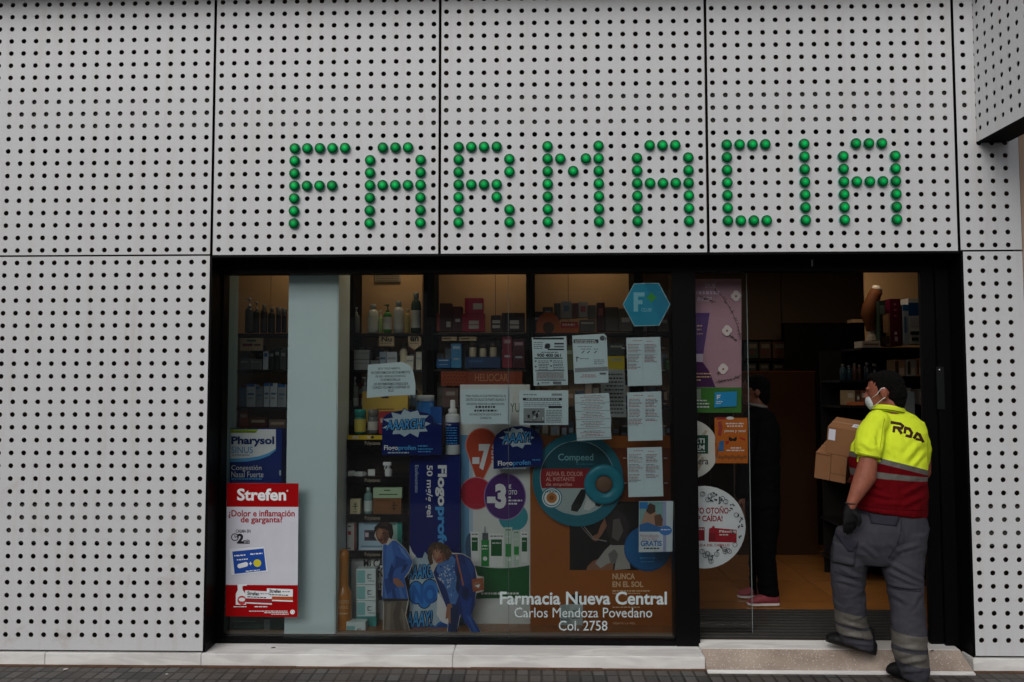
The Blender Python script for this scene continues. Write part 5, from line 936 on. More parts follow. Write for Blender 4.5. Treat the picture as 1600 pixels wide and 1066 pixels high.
# ------------------------------------------------------------------ inside the shop behind the doorway
PY = 2.6
wp = empty('wooden_screen', (W(1215, 870, PY).x, PY, FLZ), 'plain brown wooden screen panel standing behind the doorway', 'screen panel')
a1, b1, c1, d1 = RC(1148, 582, 1276, 871, PY); mb = MB(); mb.box(a1, b1, PY, PY + .05, FLZ + .001, d1, M('3d2513', .5, 0, .18, 3)); mb.build('panel', wp, .003)
mb = MB(); mb.box(a1 - .004, b1 + .004, PY - .004, PY + .054, d1 + .0005, d1 + .012, M('6a3c1c', .4)); mb.build('top_edge', wp)
LY = 3.3
lw = empty('inner_wall', (W(1200, 500, LY).x, LY, FLZ), 'dark taupe inner wall with thin joints above the screen panel', 'wall')
for x0, x1 in ((1060, 1116), (1116.8, 1219.4), (1220.4, 1350)):
    a1, b1, c1, d1 = RC(x0, 380, x1, 531 if x1 < 1300 else 505, LY); mb = MB(); mb.box(a1, b1, LY, LY + .05, c1, 2.77, M('6a5a4a', .6, 0, .08, 2)); mb.build('panel', lw)
a1, b1, c1, d1 = RC(1166, 512, 1229, 575, LY)
sh2 = empty('shelf_unit', ((a1 + b1) / 2, LY, FLZ), 'dim shelves with patterned boxes behind the interior person', 'shelving')
for y in (561, 584): z = W(1200, y, LY).z; mb = MB(); mb.box(a1 - .3, b1, LY - .02, LY + .3, z - .02, z, BOARD); mb.build('shelf', sh2)
mb = MB(); mb.box(a1 - .3, b1, LY + .31, LY + .33, FLZ, c1 + 1.2, M('2a221c', .6)); mb.build('back', sh2)
for i, (x0, x1) in enumerate(((1168, 1185), (1187, 1205), (1208, 1228))):
    carton('carton', (x0, 534, x1, 560), LY, .15, C(['4a5652', '5f4a44', '6e5040'][i]), ['grey green', 'brown', 'reddish'][i] + ' patterned carton on the dim far shelf above the screen panel', 'cartons on the far shelf', marks=[(.15, .15, .85, .4, C('8a8478')), (.2, .55, .6, .7, C('7a3a34'))])
    carton('carton', (x0, 568, x1 - 3, 583), LY, .15, C(['3d4a4e', '4c4a44', '43392f'][i]), ['slate', 'olive grey', 'dark brown'][i] + ' low carton on the second dim far shelf', 'cartons on the far shelf', marks=[(.15, .2, .85, .5, C('7c7a70'))])
dk = MB(); a1, b1, c1, d1 = RC(1229.5, 507, 1352, 872, LY - .25); dk.box(a1, b1, LY - .25, LY - .21, FLZ + .001, d1, M('0c0b0b', .6)); dk.build('unlit_doorway', None, label='black panel standing in for the dark doorway beside the brown panel', cat='doorway')  # flat near-black panel paints the darkness of a doorway
pc = MB(); a1, b1, c1, d1 = RC(1331, 499, 1352, 504, 2.2); pc.box(a1, b1, 2.2, 2.3, c1, d1, M('b59a78', .5)); pc.build('wall_ledge', None, label='small beige ledge beside the brown leg model', cat='ledge')
# shelves on the right
RY = 1.55
rs = empty('shelf_unit', (W(1400, 600, RY).x, RY, FLZ), 'dark shelving with orthopaedic boxes right of the doorway', 'shelving')
xa, xb = W(1312, 600, RY).x, W(1500, 600, RY).x
mb = MB(); mb.box(W(1351, 450, RY + .42).x, xb, RY + .42, RY + .44, W(1400, 546, RY).z, 2.77, BEIGE); mb.build('back_panel', rs)
for y, l in ((543, 1346), (594, 1312), (634, 1312), (690, 1312), (750, 1312), (820, 1312), (880, 1312)): z = W(1400, y, RY).z; mb = MB(); mb.box(W(l, y, RY).x, xb, RY, RY + .41, z - .018, z, BOARD); mb.build('shelf', rs)
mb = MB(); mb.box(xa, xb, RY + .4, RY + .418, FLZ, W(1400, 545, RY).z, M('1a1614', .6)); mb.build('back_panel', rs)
lg = empty('leg_model', W(1362, 520, RY), 'brown knee brace on a leg model with a clear bag on top', 'leg model'); BR = M('5f361a', .7, 0, .12, 20)
def px3(x, y, d=.12): return W(x, y, RY + d)
mb = MB(); mb.tube([px3(1362, 517), px3(1360, 504), px3(1357, 492), px3(1360, 478), px3(1366, 462), px3(1370, 455)], [.040, .046, .060, .058, .050, .046], BR, 14); mb.build('brace', lg)
mb = MB(); mb.tube([px3(1363, 532), px3(1362, 522), px3(1361.8, 516.5)], [.05, .028, .03], M('c9c4ba', .3), 12); mb.build('foot_stand', lg)
mb = MB(); mb.tube([px3(1370, 455), px3(1371, 451), px3(1374, 449)], [.040, .044, .02], M('c4beb4', .2), 10); mb.build('bag_top', lg)
for q, m, mk, lb in [((1347, 533, 1376, 546), 'c4bdb4', [(.1, .3, .9, .5, C('8a6a60'))], 'low white carton under the leg model'), ((1374, 470, 1384, 541), '2c3a34', [(.1, .1, .9, .3, C('5a6a62'))], 'dark green carton beside the leg model'), ((1377, 490, 1391, 540), '9a7a5c', [(.2, .05, .8, .6, C('b8906c')), (.1, .7, .9, .95, C('4a3a34'))], 'tan carton with an ankle picture'), ((1391, 467, 1408, 541), '581530', [(.35, .1 + .0, .6, .14, C('9a5a6c')), (.35, .22, .6, .26, C('9a5a6c')), (.35, .34, .6, .38, C('9a5a6c')), (.35, .7, .6, .76, C('c9b0b8')), (.35, .8, .65, .9, C('b89aa4'))], 'tall maroon carton'), ((1411, 476, 1420, 539), '9fb0c0', [(0, 0, 1, .15, C('1f5a94')), (.2, .3, .6, .7, C('4a6e98'))], 'narrow pale blue carton'), ((1420, 466, 1438, 538), 'b9bcbd', [(0, .1, 1, .38, C('1a4a86')), (.1, .42, .9, .62, C('9fa8ae')), (.1, .72, .9, .8, INK), (.2, .85, .8, .93, INK)], 'white and blue brace carton'), ((1440, 470, 1462, 538), '8f979c', [(0, .1, 1, .3, C('1a4a86'))], 'grey and blue brace carton')]:
    carton('carton', q, RY + .02, .15, C(m), lb + ' on the upper shelf by the doorway', 'brace cartons beside the doorway', mk)
for i, (x0, x1, y0, m) in enumerate([(1314, 1323, 569, '26404a'), (1324, 1332, 571, '1f3a44'), (1333, 1340, 568, '4a3026'), (1341, 1348, 570, '3f2a22'), (1352, 1362, 566, '2a3038'), (1363, 1376, 568, '20262c')]):
    bottle((x0, y0, x1, 594), RY + .03, C(m, .2), C('70706c', .2), ['teal flask at the left end', 'second teal flask', 'amber flask', 'second amber flask', 'grey flask', 'widest dark flask'][i] + ' on the middle shelf right of the doorway', 'round')
for i, (q, m) in enumerate([((1396, 562, 1414, 588), 'b08a66'), ((1416, 562, 1431, 588), 'a9a49a'), ((1432, 560, 1440, 588), 'b57a50')]):
    carton('carton', q, RY + .03, .12, C(m), ['tan carton with two pale discs', 'grey white carton', 'orange carton'][i] + ' on the middle shelf above the delivery man', 'cartons above the delivery man', marks=[(.15, .1, .45, .9, C('4a3a30')), (.5, .5, .9, .9, C('d0b89c'))])
for i, (q, m) in enumerate([((1322, 610, 1336, 633), 'a8906a'), ((1345, 610, 1354, 633), '7a4a34'), ((1338, 616, 1344, 633), '5a4a40'), ((1416, 606, 1424, 632), '9a948a'), ((1436, 608, 1446, 632), '8a8078')]):
    carton('carton', q, RY + .03, .12, C(m), ['tan carton', 'brown carton', 'small dark carton', 'grey carton behind his neck', 'grey carton by the black frame'][i] + ' on the shelf level with the delivery man\'s head', 'cartons level with his head', marks=[(.2, .2, .8, .5, C('c4b8a0'))])
carton('carton', (1325, 628, 1350, 633.5), RY - .0, .1, C('b5623a'), 'flat orange carton on the shelf level with the delivery man\'s mask')
pl = MB(); a1, b1, c1, d1 = RC(1416, 612, 1430, 700, 1.35); pl.box(a1, b1, 1.35, 1.40, FLZ, d1, M('7c8584', .4)); pl.build('shelf_post', None, label='grey upright shelf post behind the delivery man', cat='post')
# ------------------------------------------------------------------ people
def PX(p):
    q = ROT.transposed() @ (Vector(p) - CAM); return 800 - 1250 * q.x / q.z, 533 + 1250 * q.y / q.z
def pm_(r, Y): return r * (Y + 4.664) / 1250
class Blob(MB):
    """overlapping lofts that a voxel remesh turns into one continuous surface"""
    def loft(s, rings, n=20):
        """rings: (centre, ru, rv, u axis, v axis)"""
        V = []
        for c, ru, rv, u, v in rings:
            for k in range(n): a = 2 * pi * k / n; V.append(Vector(c) + u * (ru * cos(a)) + v * (rv * sin(a)))
        F = [(i * n + k, i * n + (k + 1) % n, (i + 1) * n + (k + 1) % n, (i + 1) * n + k) for i in range(len(rings) - 1) for k in range(n)]
        F += [tuple(reversed(range(n))), tuple(range(len(V) - n, len(V)))]; s.raw(V, F, BLACK, True)
    def limb(s, pts, rad, n=14):
        P = [Vector(p) for p in pts]; Q = []; Rr = []
        for i in range(len(P) - 1):
            for t in (0, .34, .67): Q.append(P[i].lerp(P[i + 1], t)); Rr.append(rad[i] + (rad[i + 1] - rad[i]) * t)
        Q.append(P[-1]); Rr.append(rad[-1]); s.tube(Q, Rr, BLACK, n); s.ball(P[0], rad[0]); s.ball(P[-1], rad[-1])
    def ball(s, c, r, ax=None, n=16):
        """ellipsoid; r a number or three radii along the axes ax"""
        r = (r, r, r) if not isinstance(r, tuple) else r; ax = ax or (Vector((1, 0, 0)), Vector((0, 1, 0)), Vector((0, 0, 1))); c = Vector(c); V = []; m = n // 2
        for i in range(1, m):
            t = pi * i / m
            for k in range(n): a = 2 * pi * k / n; V.append(c + ax[0] * (r[0] * sin(t) * cos(a)) + ax[1] * (r[1] * sin(t) * sin(a)) + ax[2] * (r[2] * cos(t)))
        F = [(i * n + k, (i + 1) * n + k, (i + 1) * n + (k + 1) % n, i * n + (k + 1) % n) for i in range(m - 2) for k in range(n)]
        V += [c + ax[2] * r[2], c - ax[2] * r[2]]; t0 = len(V) - 2
        F += [(t0, k, (k + 1) % n) for k in range(n)] + [(t0 + 1, (m - 2) * n + (k + 1) % n, (m - 2) * n + k) for k in range(n)]
        s.raw(V, F, BLACK, True)
    def grow(s, name, parent, mat, voxel=.008, smooth=6, folds=None, cut=None, mats=None, pick=None):
        """remesh, smooth, push folds out of the surface, cut clean seams, colour the pieces"""
        me = bpy.data.meshes.new(name); me.from_pydata(s.v, [], s.f); o = bpy.data.objects.new(name, me); COL.objects.link(o)
        r = o.modifiers.new('r', 'REMESH'); r.mode = 'VOXEL'; r.voxel_size = voxel
        k = o.modifiers.new('s', 'SMOOTH'); k.iterations = smooth; k.factor = .5
        m2 = bpy.data.meshes.new_from_object(o.evaluated_get(bpy.context.evaluated_depsgraph_get())); bpy.data.objects.remove(o); bpy.data.meshes.remove(me)
        if folds:
            nr = [v.normal.copy() for v in m2.vertices]
            for v, nn in zip(m2.vertices, nr): v.co += nn * folds(v.co)
        bm = bmesh.new(); bm.from_mesh(m2)
        for co, no in cut or []: bmesh.ops.bisect_plane(bm, geom=bm.verts[:] + bm.edges[:] + bm.faces[:], plane_co=co, plane_no=no)
        for f in bm.faces: f.smooth = True; f.material_index = pick(f.calc_center_median()) if pick else 0
        s.bvh = BVHTree.FromBMesh(bm); org = parent.location
        for v in bm.verts: v.co -= org
        bm.to_mesh(m2); bm.free(); m2.name = name
        for mm in mats or [mat]: m2.materials.append(mm)
        o = bpy.data.objects.new(name, m2); COL.objects.link(o); o.parent = parent; return o
def drape(bvh, quads, off, mat, name, parent, n=5, t=.002):
    """quads given in photograph pixels laid on a grown surface, a real layer of cloth or print"""
    mb = MB()
    for q in quads:
        q = [Vector(p) for p in q]; V = []; ok = True
        for i in range(n + 1):
            for j in range(n + 1):
                a = q[0].lerp(q[1], i / n).lerp(q[3].lerp(q[2], i / n), j / n); d = (W(a.x, a.y, 0) - CAM).normalized(); h = bvh.ray_cast(CAM, d)
                if h[0] is None: ok = False; break
                V.append(h[0] + h[1] * off if h[1].dot(d) < 0 else h[0] - h[1] * off)
            if not ok: break
        if ok: mb.raw(V, [(i * (n + 1) + j, (i + 1) * (n + 1) + j, (i + 1) * (n + 1) + j + 1, i * (n + 1) + j + 1) for i in range(n) for j in range(n)], mat, True)
    o = mb.build(name, parent)
    if t: k = o.modifiers.new('t', 'SOLIDIFY'); k.thickness = t; k.offset = 0
    return o
def strokes(pts, w):
    Q = []
    for (x0, y0), (x1, y1) in zip(pts, pts[1:]):
        d = Vector((x1 - x0, y1 - y0)).normalized(); n_ = Vector((-d.y, d.x)) * w / 2; e = d * w * .35
        Q.append([(x0 - n_.x - e.x, y0 - n_.y - e.y), (x1 - n_.x + e.x, y1 - n_.y + e.y), (x1 + n_.x + e.x, y1 + n_.y + e.y), (x0 + n_.x - e.x, y0 + n_.y - e.y)])
    return Q
UX, UY, UZ = Vector((1, 0, 0)), Vector((0, 1, 0)), Vector((0, 0, 1))
def pxring(cx, cy, hw, dep, Y, tilt=0.): return (W(cx, cy, Y), pm_(hw, Y), dep, Vector((cos(tilt), 0, -sin(tilt))), UY)
def skin_mat(h):
    m = M(h, .5, 0, .30, 38, .35, 160, name='skin_' + h); b = m.node_tree.nodes['Principled BSDF']; b.inputs['Subsurface Weight'].default_value = .12; b.inputs['Subsurface Radius'].default_value = (.01, .004, .002); return m
def cloth(h, rough=.85, name=None, bs=420, var=.08): return M(h, rough, 0, var, 14, .25, bs, name=name, spec=.06)
def fold_fn(amp, sx, sy, sz, seed, ridge=True):
    def f(p):
        n = noise.fractal(Vector((p.x * sx + seed, p.y * sy, p.z * sz)), .9, 2.1, 3)
        return amp * ((.35 - abs(n)) * 1.3 if ridge else n)
    return f
# --- delivery man
MAN = W(1395, 1060, -.2); MAN.z = 0
man = empty('person', MAN, 'delivery man in a yellow and maroon work shirt stepping into the doorway with boxes', 'person')
SK = skin_mat('8a5240')
f35 = radians(34); F_ = Vector((-cos(f35), sin(f35), -.10)).normalized(); L_ = Vector((-sin(f35), -cos(f35), 0)); U_ = F_.cross(L_).normalized()
if U_.z < 0: U_ = -U_
HC = W(1383, 612, -.01); AX = (F_, L_, U_)
hp = lambda f, l, u: HC + F_ * f + L_ * l + U_ * u
body = Blob()
body.ball(hp(-.004, 0, .022), (.096, .076, .092), AX); body.ball(hp(.040, 0, -.045), (.054, .058, .066), AX); body.ball(hp(.062, 0, -.085), (.030, .034, .024), AX); body.ball(hp(.03, .0, -.01), (.062, .066, .07), AX)
body.limb([hp(.094, 0, .012), hp(.106, 0, -.022)], [.010, .014], 8); body.ball(hp(.086, 0, .024), (.016, .045, .012), AX)
body.limb([hp(-.03, .0, -.07), W(1391, 655, -.01)], [.060, .066])
ear = hp(-.006, .078, -.012)
body.ball(ear, (.021, .010, .034), AX); body.ball(ear + U_ * .014 + L_ * .006, (.020, .008, .019), AX)
# torso core and arms
body.loft([pxring(1391, 648, 18, .06, .0), pxring(1396, 664, 40, .085, -.0), pxring(1390, 700, 48, .115, -.03), pxring(1388, 750, 48, .13, -.05), pxring(1388, 800, 48, .12, -.07), pxring(1378, 850, 52, .10, -.08)])
body.limb([W(1362, 668, -.10), W(1358, 700, -.15), W(1356, 724, -.17), W(1352, 745, -.18), W(1341, 766, -.20), W(1331, 786, -.21), W(1329.5, 793, -.21)], [.040, .042, .050, .058, .044, .029, .027])
body.limb([W(1434, 672, .0), W(1441, 705, .03), W(1442, 738, .08)], [.05, .046, .044]); body.limb([W(1442, 738, .08), W(1400, 752, .30), W(1345, 752, .42)], [.042, .036, .028])
body.ball(W(1333, 751, .43), (.05, .04, .018))
body.limb([W(1345, 850, -.06), W(1325, 905, -.03), W(1342, 1000, -.0)], [.07, .055, .04]); body.limb([W(1412, 850, -.1), W(1416, 930, -.16), W(1424, 1040, -.22)], [.07, .055, .04])
body.grow('body', man, SK, .006, 5)
# face details: eyes and brow under the hairline
mb = MB()
for sd in (1, -1): mb.lathe(hp(.066, .030 * sd, .006), [(.002, -.011), (.010, -.004), (.011, 0), (.010, .004), (.002, .011)], M('d8d2cc', .3), 10)
mb.build('eyes', man)
HAIR = M('070605', .9, 0, .35, 60, .6, 240, name='black_hair', spec=.12)
h = Blob(); h.ball(hp(-.016, 0, .036), (.094, .081, .086), AX); h.ball(hp(-.055, 0, -.010), (.060, .074, .080), AX); h.ball(hp(-.062, 0, -.058), (.040, .060, .054), AX); h.ball(hp(.040, 0, .085), (.045, .060, .030), AX); h.limb([hp(.012, .074, .03), hp(.014, .076, -.004)], [.010, .007], 8)
h.grow('hair', man, HAIR, .005, 4, fold_fn(.0045, 90, 90, 50, 3, False))
k = Blob(); k.ball(hp(.072, 0, -.058), (.037, .050, .048), AX); k.ball(hp(.094, 0, -.050), (.020, .028, .032), AX)
k.grow('face_mask', man, M('b4bcbb', .8, 0, .05, 30, .3, 90), .004, 4)
mb = MB(); mb.tube([hp(.062, .058, -.030), hp(.03, .078, -.012), hp(.002, .088, .018), hp(-.018, .090, .020)], .0019, WHITE, 6); mb.tube([hp(.066, .056, -.082), hp(.03, .076, -.060), hp(.004, .086, -.042), hp(-.014, .090, -.034)], .0019, WHITE, 6); mb.build('mask_strap', man)
CRE = [(1400, 862, 1437, 850, .010, 3), (1384, 876, 1444, 910, .013, 3), (1388, 894, 1443, 918, .011, 2.6), (1386, 914, 1443, 922, .008, 2.2), (1395, 925, 1420, 945, .008, 3), (1436, 930, 1420, 955, .007, 3), (1312, 888, 1350, 908, .011, 3), (1306, 905, 1345, 915, .009, 2.5), (1303, 870, 1335, 880, .008, 3),
       (1312, 972, 1356, 984, .010, 2.5), (1316, 990, 1362, 1000, .011, 2.8), (1322, 1004, 1364, 1008, .009, 2.4), (1400, 1012, 1446, 1016, .008, 2.4), (1402, 1038, 1448, 1030, .011, 3), (1408, 1050, 1446, 1046, .009, 2.6), (1366, 830, 1376, 868, .008, 3), (1345, 850, 1372, 872, .009, 3), (1390, 846, 1412, 872, .008, 3), (1408, 820, 1411, 846, .006, 2)]
def crease(p, CRE=CRE):
    x, y = PX(p); t = 0
    for x0, y0, x1, y1, a, w in CRE:
        dx, dy = x1 - x0, y1 - y0; L2 = dx * dx + dy * dy; u = max(0, min(1, ((x - x0) * dx + (y - y0) * dy) / L2)); d = ((x - x0) * dy - (y - y0) * dx) / math.sqrt(L2); ee = math.hypot(x - x0 - u * dx, y - y0 - u * dy)
        if ee < 14: t += a * math.sin(pi * u) ** .6 * (math.exp(-(ee / w) ** 2) - .55 * math.exp(-((abs(d) - 2.2 * w) / w) ** 2) * (ee < 4 * w))
    return t
# shirt
YEL = cloth('d2e434', .8, 'hi_vis_yellow', 600, .05); MAR = cloth('5a040c', .85, 'maroon_knit', 600); REF = M('57544f', .5, .1, .15, 90, .2, 300, name='reflective_tape')
sh = Blob()
sh.loft([pxring(1391, 641, 20, .070, .0), pxring(1394, 650, 34, .085, .0), pxring(1399, 660, 43, .10, -.0), pxring(1396, 676, 50, .118, -.015), pxring(1389, 695, 56, .135, -.03), pxring(1387, 718, 58, .145, -.04), pxring(1389, 745, 56, .152, -.05, .03), pxring(1390, 772, 55.5, .155, -.06, .05), pxring(1390, 790, 54.5, .155, -.07, .08), pxring(1389.5, 801, 54.5, .155, -.07, .12)], 28)
sh.limb([W(1372, 659, -.05), W(1361, 678, -.11), W(1357, 700, -.15)], [.066, .076, .075]); sh.loft([(W(1358, 697, -.15), .076, .074, UX, UY), (W(1357, 706, -.155), .072, .07, UX, UY), (W(1356.5, 713, -.16), .071, .068, Vector((.98, 0, -.17)), UY)])
sh.limb([W(1422, 664, .0), W(1434, 685, .01), W(1439, 702, .03), W(1437, 730, .07)], [.050, .060, .056, .050])
def seam(x0, y0, x1, y1, Y=-.15):
    a, b = W(x0, y0, Y), W(x1, y1, Y); d = (b - a).normalized(); return a, Vector((-d.z, 0, d.x))
SE = [seam(1375, 716, 1442, 733), seam(1375, 724.5, 1441, 741), seam(1369, 737, 1443, 745.5), seam(1369, 747, 1443, 752.5)]
SLV = lambda p: PX(p)[0] < 1376 and p.y < -.095 and PX(p)[1] < 722
def shpick(p):
    if SLV(p): return 0
    s_ = sum(1 for a, n_ in SE if (p - a).dot(n_) < 0); return (0, 2, 1, 2, 1)[s_]
CRS = [(1380, 668, 1376, 712, .009, 3.2), (1362, 680, 1372, 706, .006, 3), (1345, 690, 1365, 704, .006, 3), (1440, 690, 1410, 722, .007, 4), (1444, 706, 1425, 730, .006, 3), (1385, 700, 1400, 714, .005, 3), (1345, 765, 1400, 780, .006, 3), (1360, 785, 1430, 790, .006, 3), (1446, 755, 1405, 775, .007, 3.4), (1446, 775, 1415, 788, .006, 3), (1350, 750, 1380, 764, .005, 3), (1400, 752, 1400, 795, .004, 4)]
fA = fold_fn(.007, 5, 5, 11, 2.3); fB = fold_fn(.004, 16, 10, 6, 7)
SHIRT = sh.grow('shirt', man, YEL, .006, 6, lambda p: fA(p) * .7 + fB(p) * .7 + crease(p, CRS), SE, [YEL, MAR, REF], shpick)
cl_ = Blob(); R_ = []
for k in range(25):
    a = 2 * pi * k / 24; R_.append(W(1388, 639.5, -.005) + Vector((.078 * cos(a), .076 * sin(a), -.014 * cos(a) - .010 * sin(a))))
cl_.limb(R_, [.0135] * 25, 8); cl_.limb([q - Vector((0, 0, .012)) for q in R_], [.014] * 25, 8); cl_.grow('collar', man, YEL, .004, 3)
mb = MB(); mb.tube([p + Vector((0, 0, -.018)) + (p - W(1388, 639.5, -.005)).normalized() * .0135 for p in R_], .0018, M('2c2a10', .8), 6); mb.build('collar_piping', man)
LG = strokes([(1392.5, 660), (1407, 662.8), (1410.5, 666), (1408.5, 669.6), (1397, 667.8)], 4.1) + strokes([(1397, 668.6), (1396.4, 674.5)], 4.1) + strokes([(1403, 669.5), (1408, 677)], 4.3) \
   + strokes([(1413.5, 676), (1414.5, 668.8), (1420.5, 670.5), (1424.3, 676.5), (1422.3, 682.5), (1416, 681)], 4.1) + strokes([(1428, 684), (1432.5, 677.5), (1436.3, 679.5), (1441.5, 690)], 4.2) + strokes([(1431.5, 686.2), (1437.5, 687.6)], 3.6)
drape(sh.bvh, LG, .0022, M('3a1614', .7), 'back_lettering', man, 3, .0008)
YED = cloth('9dab28', .85, 'hi_vis_hem', 600)
drape(sh.bvh, strokes([(1340, 707), (1350, 710), (1362, 712.5), (1372, 714)], 1.3), .0012, YED, 'sleeve_hem', man, 4, .0012)
drape(sh.bvh, strokes([(1382, 655), (1379, 668), (1377.5, 684), (1375, 700)], 1.0), .001, YED, 'shoulder_seam', man, 4, .001)
drape(sh.bvh, strokes([(1345, 789), (1370, 793.5), (1400, 796.5), (1430, 797.5), (1442, 797)], 1.2), .0012, cloth('3c050e', .9, 'maroon_hem'), 'shirt_hem', man, 4, .0012)
# trousers
TRC = cloth('3d3c42', .85, 'grey_work_trousers', 500, .10); TRD = cloth('302e37', .85, 'dark_grey_cloth', 500)
tr = Blob()
tr.loft([pxring(1392, 786, 48, .13, -.07), pxring(1391, 805, 52, .143, -.075), pxring(1386, 825, 62, .15, -.08), pxring(1379, 846, 65, .14, -.085), pxring(1377, 862, 58, .125, -.09), pxring(1374, 880, 36, .095, -.09)], 28)
tr.loft([pxring(1340, 826, 30, .12, -.06), pxring(1333, 858, 31, .115, -.05), pxring(1326, 890, 26.5, .10, -.04), pxring(1325, 915, 24, .095, -.03), pxring(1327, 940, 23.5, .09, -.02), pxring(1329, 962, 22.5, .085, -.015), pxring(1335, 985, 25, .09, -.005), pxring(1340, 1000, 25, .09, .0, .14), pxring(1342.5, 1010, 24, .085, .0, .22)])
tr.loft([pxring(1411, 830, 35, .125, -.10), pxring(1409, 865, 33, .12, -.11), pxring(1410, 890, 29.5, .11, -.13), pxring(1414, 915, 26, .10, -.15), pxring(1417, 945, 24, .095, -.17), pxring(1419.5, 985, 24, .095, -.19), pxring(1421, 1020, 24.5, .095, -.21), pxring(1427, 1045, 22, .088, -.22), pxring(1431, 1060, 18, .075, -.22)])
TB = [seam(1305, 953, 1352, 962, -.05), seam(1305, 974, 1352, 979, -.05), seam(1312, 980, 1362, 985, -.05), seam(1312, 991, 1362, 997, -.05), seam(1396, 989, 1446, 993, -.25), seam(1396, 1009, 1446, 1013, -.25), seam(1400, 1017, 1449, 1020, -.25), seam(1404, 1033, 1449, 1041, -.25)]
def trpick(p):
    x = PX(p)[0]; S = TB[:4] if x < 1374 else TB[4:]
    if PX(p)[1] < 900: return 0
    return sum(1 for a, n_ in S if (p - a).dot(n_) < 0) % 2
g1, g2 = fold_fn(.013, 4, 4, 8, 5.1), fold_fn(.006, 14, 10, 9, 1.7)
TROU = tr.grow('trousers', man, TRC, .0055, 8, lambda p: (g1(p) + g2(p)) * (.7 if p.z < .5 else .4 if p.z < .75 else .15) + crease(p) * .62, TB, [TRC, REF], trpick)
drape(tr.bvh, [[(1357, 803), (1406, 809), (1400, 822), (1361, 818)]], .004, TRD, 'pocket_flap', man, 8, .003)
drape(tr.bvh, [[(1437, 808), (1449, 804), (1449, 813), (1443, 819)]], .004, TRD, 'pocket_flap', man, 6, .003)
drape(tr.bvh, [[(1303, 846), (1338, 856), (1334, 884), (1301, 878)]], .006, TRC, 'cargo_pocket', man, 8, .010)
drape(tr.bvh, [[(1308, 834), (1342, 846), (1335, 861), (1326, 861), (1308, 850)][:4]], .014, TRD, 'pocket_flap', man, 8, .004)
drape(tr.bvh, strokes([(1408, 806), (1408, 830), (1402, 850), (1388, 872)], 1.2), .0015, TRD, 'seat_seam', man, 4, .002)
drape(tr.bvh, strokes([(1386, 912.5), (1400, 917), (1420, 920), (1438, 920)], 1.3) + strokes([(1386, 916), (1400, 920.5), (1420, 923.5), (1438, 923.5)], 1.0), .002, TRD, 'knee_seam', man, 4, .002)
drape(tr.bvh, strokes([(1304, 893), (1320, 899), (1346, 903)], 1.1), .002, TRD, 'knee_seam', man, 4, .002)
drape(tr.bvh, strokes([(1340, 797), (1356, 800)], 7), .004, TRD, 'belt_loop', man, 3, .003)
# shoes
SHOE = M('0a090a', .6, 0, .3, 30, .3, 120, name='black_shoe', spec=.3)
def shoe(heel, toe, label=None):
    d = (toe - heel); L = d.length; d.normalize(); s_ = Vector((-d.y, d.x, 0)).normalized(); u = d.cross(s_).normalized()
    if u.z < 0: u = -u
    b = Blob()
    def rg(t, w, hgt): c = heel + d * (t * L) + u * (hgt / 2 + .004); return (c, w, hgt / 2, s_, u)
    b.loft([rg(.0, .026, .06), rg(.06, .038, .09), rg(.22, .041, .105), rg(.42, .042, .10), rg(.6, .049, .082), rg(.78, .052, .07), rg(.92, .042, .056), rg(1, .022, .036)])
    b.limb([heel + d * (.2 * L) + u * .06, heel + d * (.2 * L) + u * .115], [.04, .04]); b.grow('shoe', man, SHOE, .005, 4)
shoe(W(1369, 1026, -.05), W(1290, 1003, .10)); shoe(Vector((W(1430, 1060, -.24).x, -.20, .004)), Vector((W(1389, 1030, -.10).x, -.085, .012)))
# left glove: palm, four fingers, thumb
gv = Blob(); w0 = W(1330, 788, -.21); w1 = W(1329, 812, -.215)
gv.loft([(w0, .029, .024, UX, UY), (W(1329.5, 793, -.21), .033, .025, UX, UY), (W(1329, 803, -.213), .040, .022, UX, UY), (w1, .040, .018, UX, UY), (W(1328.5, 817, -.216), .036, .014, UX, UY)])
for dx, l, c_, r_ in ((-.028, .066, .012, .0105), (-.010, .076, .018, .0112), (.009, .072, .022, .0110), (.026, .056, .024, .0098)):
    b0 = W(1328.5, 813, -.216) + Vector((dx, 0, 0)); gv.limb([b0, b0 + Vector((dx * .08, c_ * .3, -l * .45)), b0 + Vector((dx * .08 + .004, c_, -l * .78)), b0 + Vector((dx * .02 + .006, c_ * 2.0, -l))], [r_ * 1.1, r_, r_ * .95, r_ * .8], 10)
b0 = W(1334, 800, -.225); gv.limb([b0, b0 + Vector((.020, -.012, -.022)), b0 + Vector((.026, -.012, -.050)), b0 + Vector((.022, -.006, -.070))], [.015, .0135, .0115, .009], 10)
gv.grow('glove', man, M('0a0a0b', .7, 0, .25, 40, .3, 260, spec=.25), .0042, 3)
mb = MB(); mb.tube([W(1330, 786.5, -.21) + Vector((.031 * cos(a), .026 * sin(a), 0)) for a in [2 * pi * k / 16 for k in range(17)]], .004, M('1c1c1f', .7), 8); mb.build('glove_cuff', man)
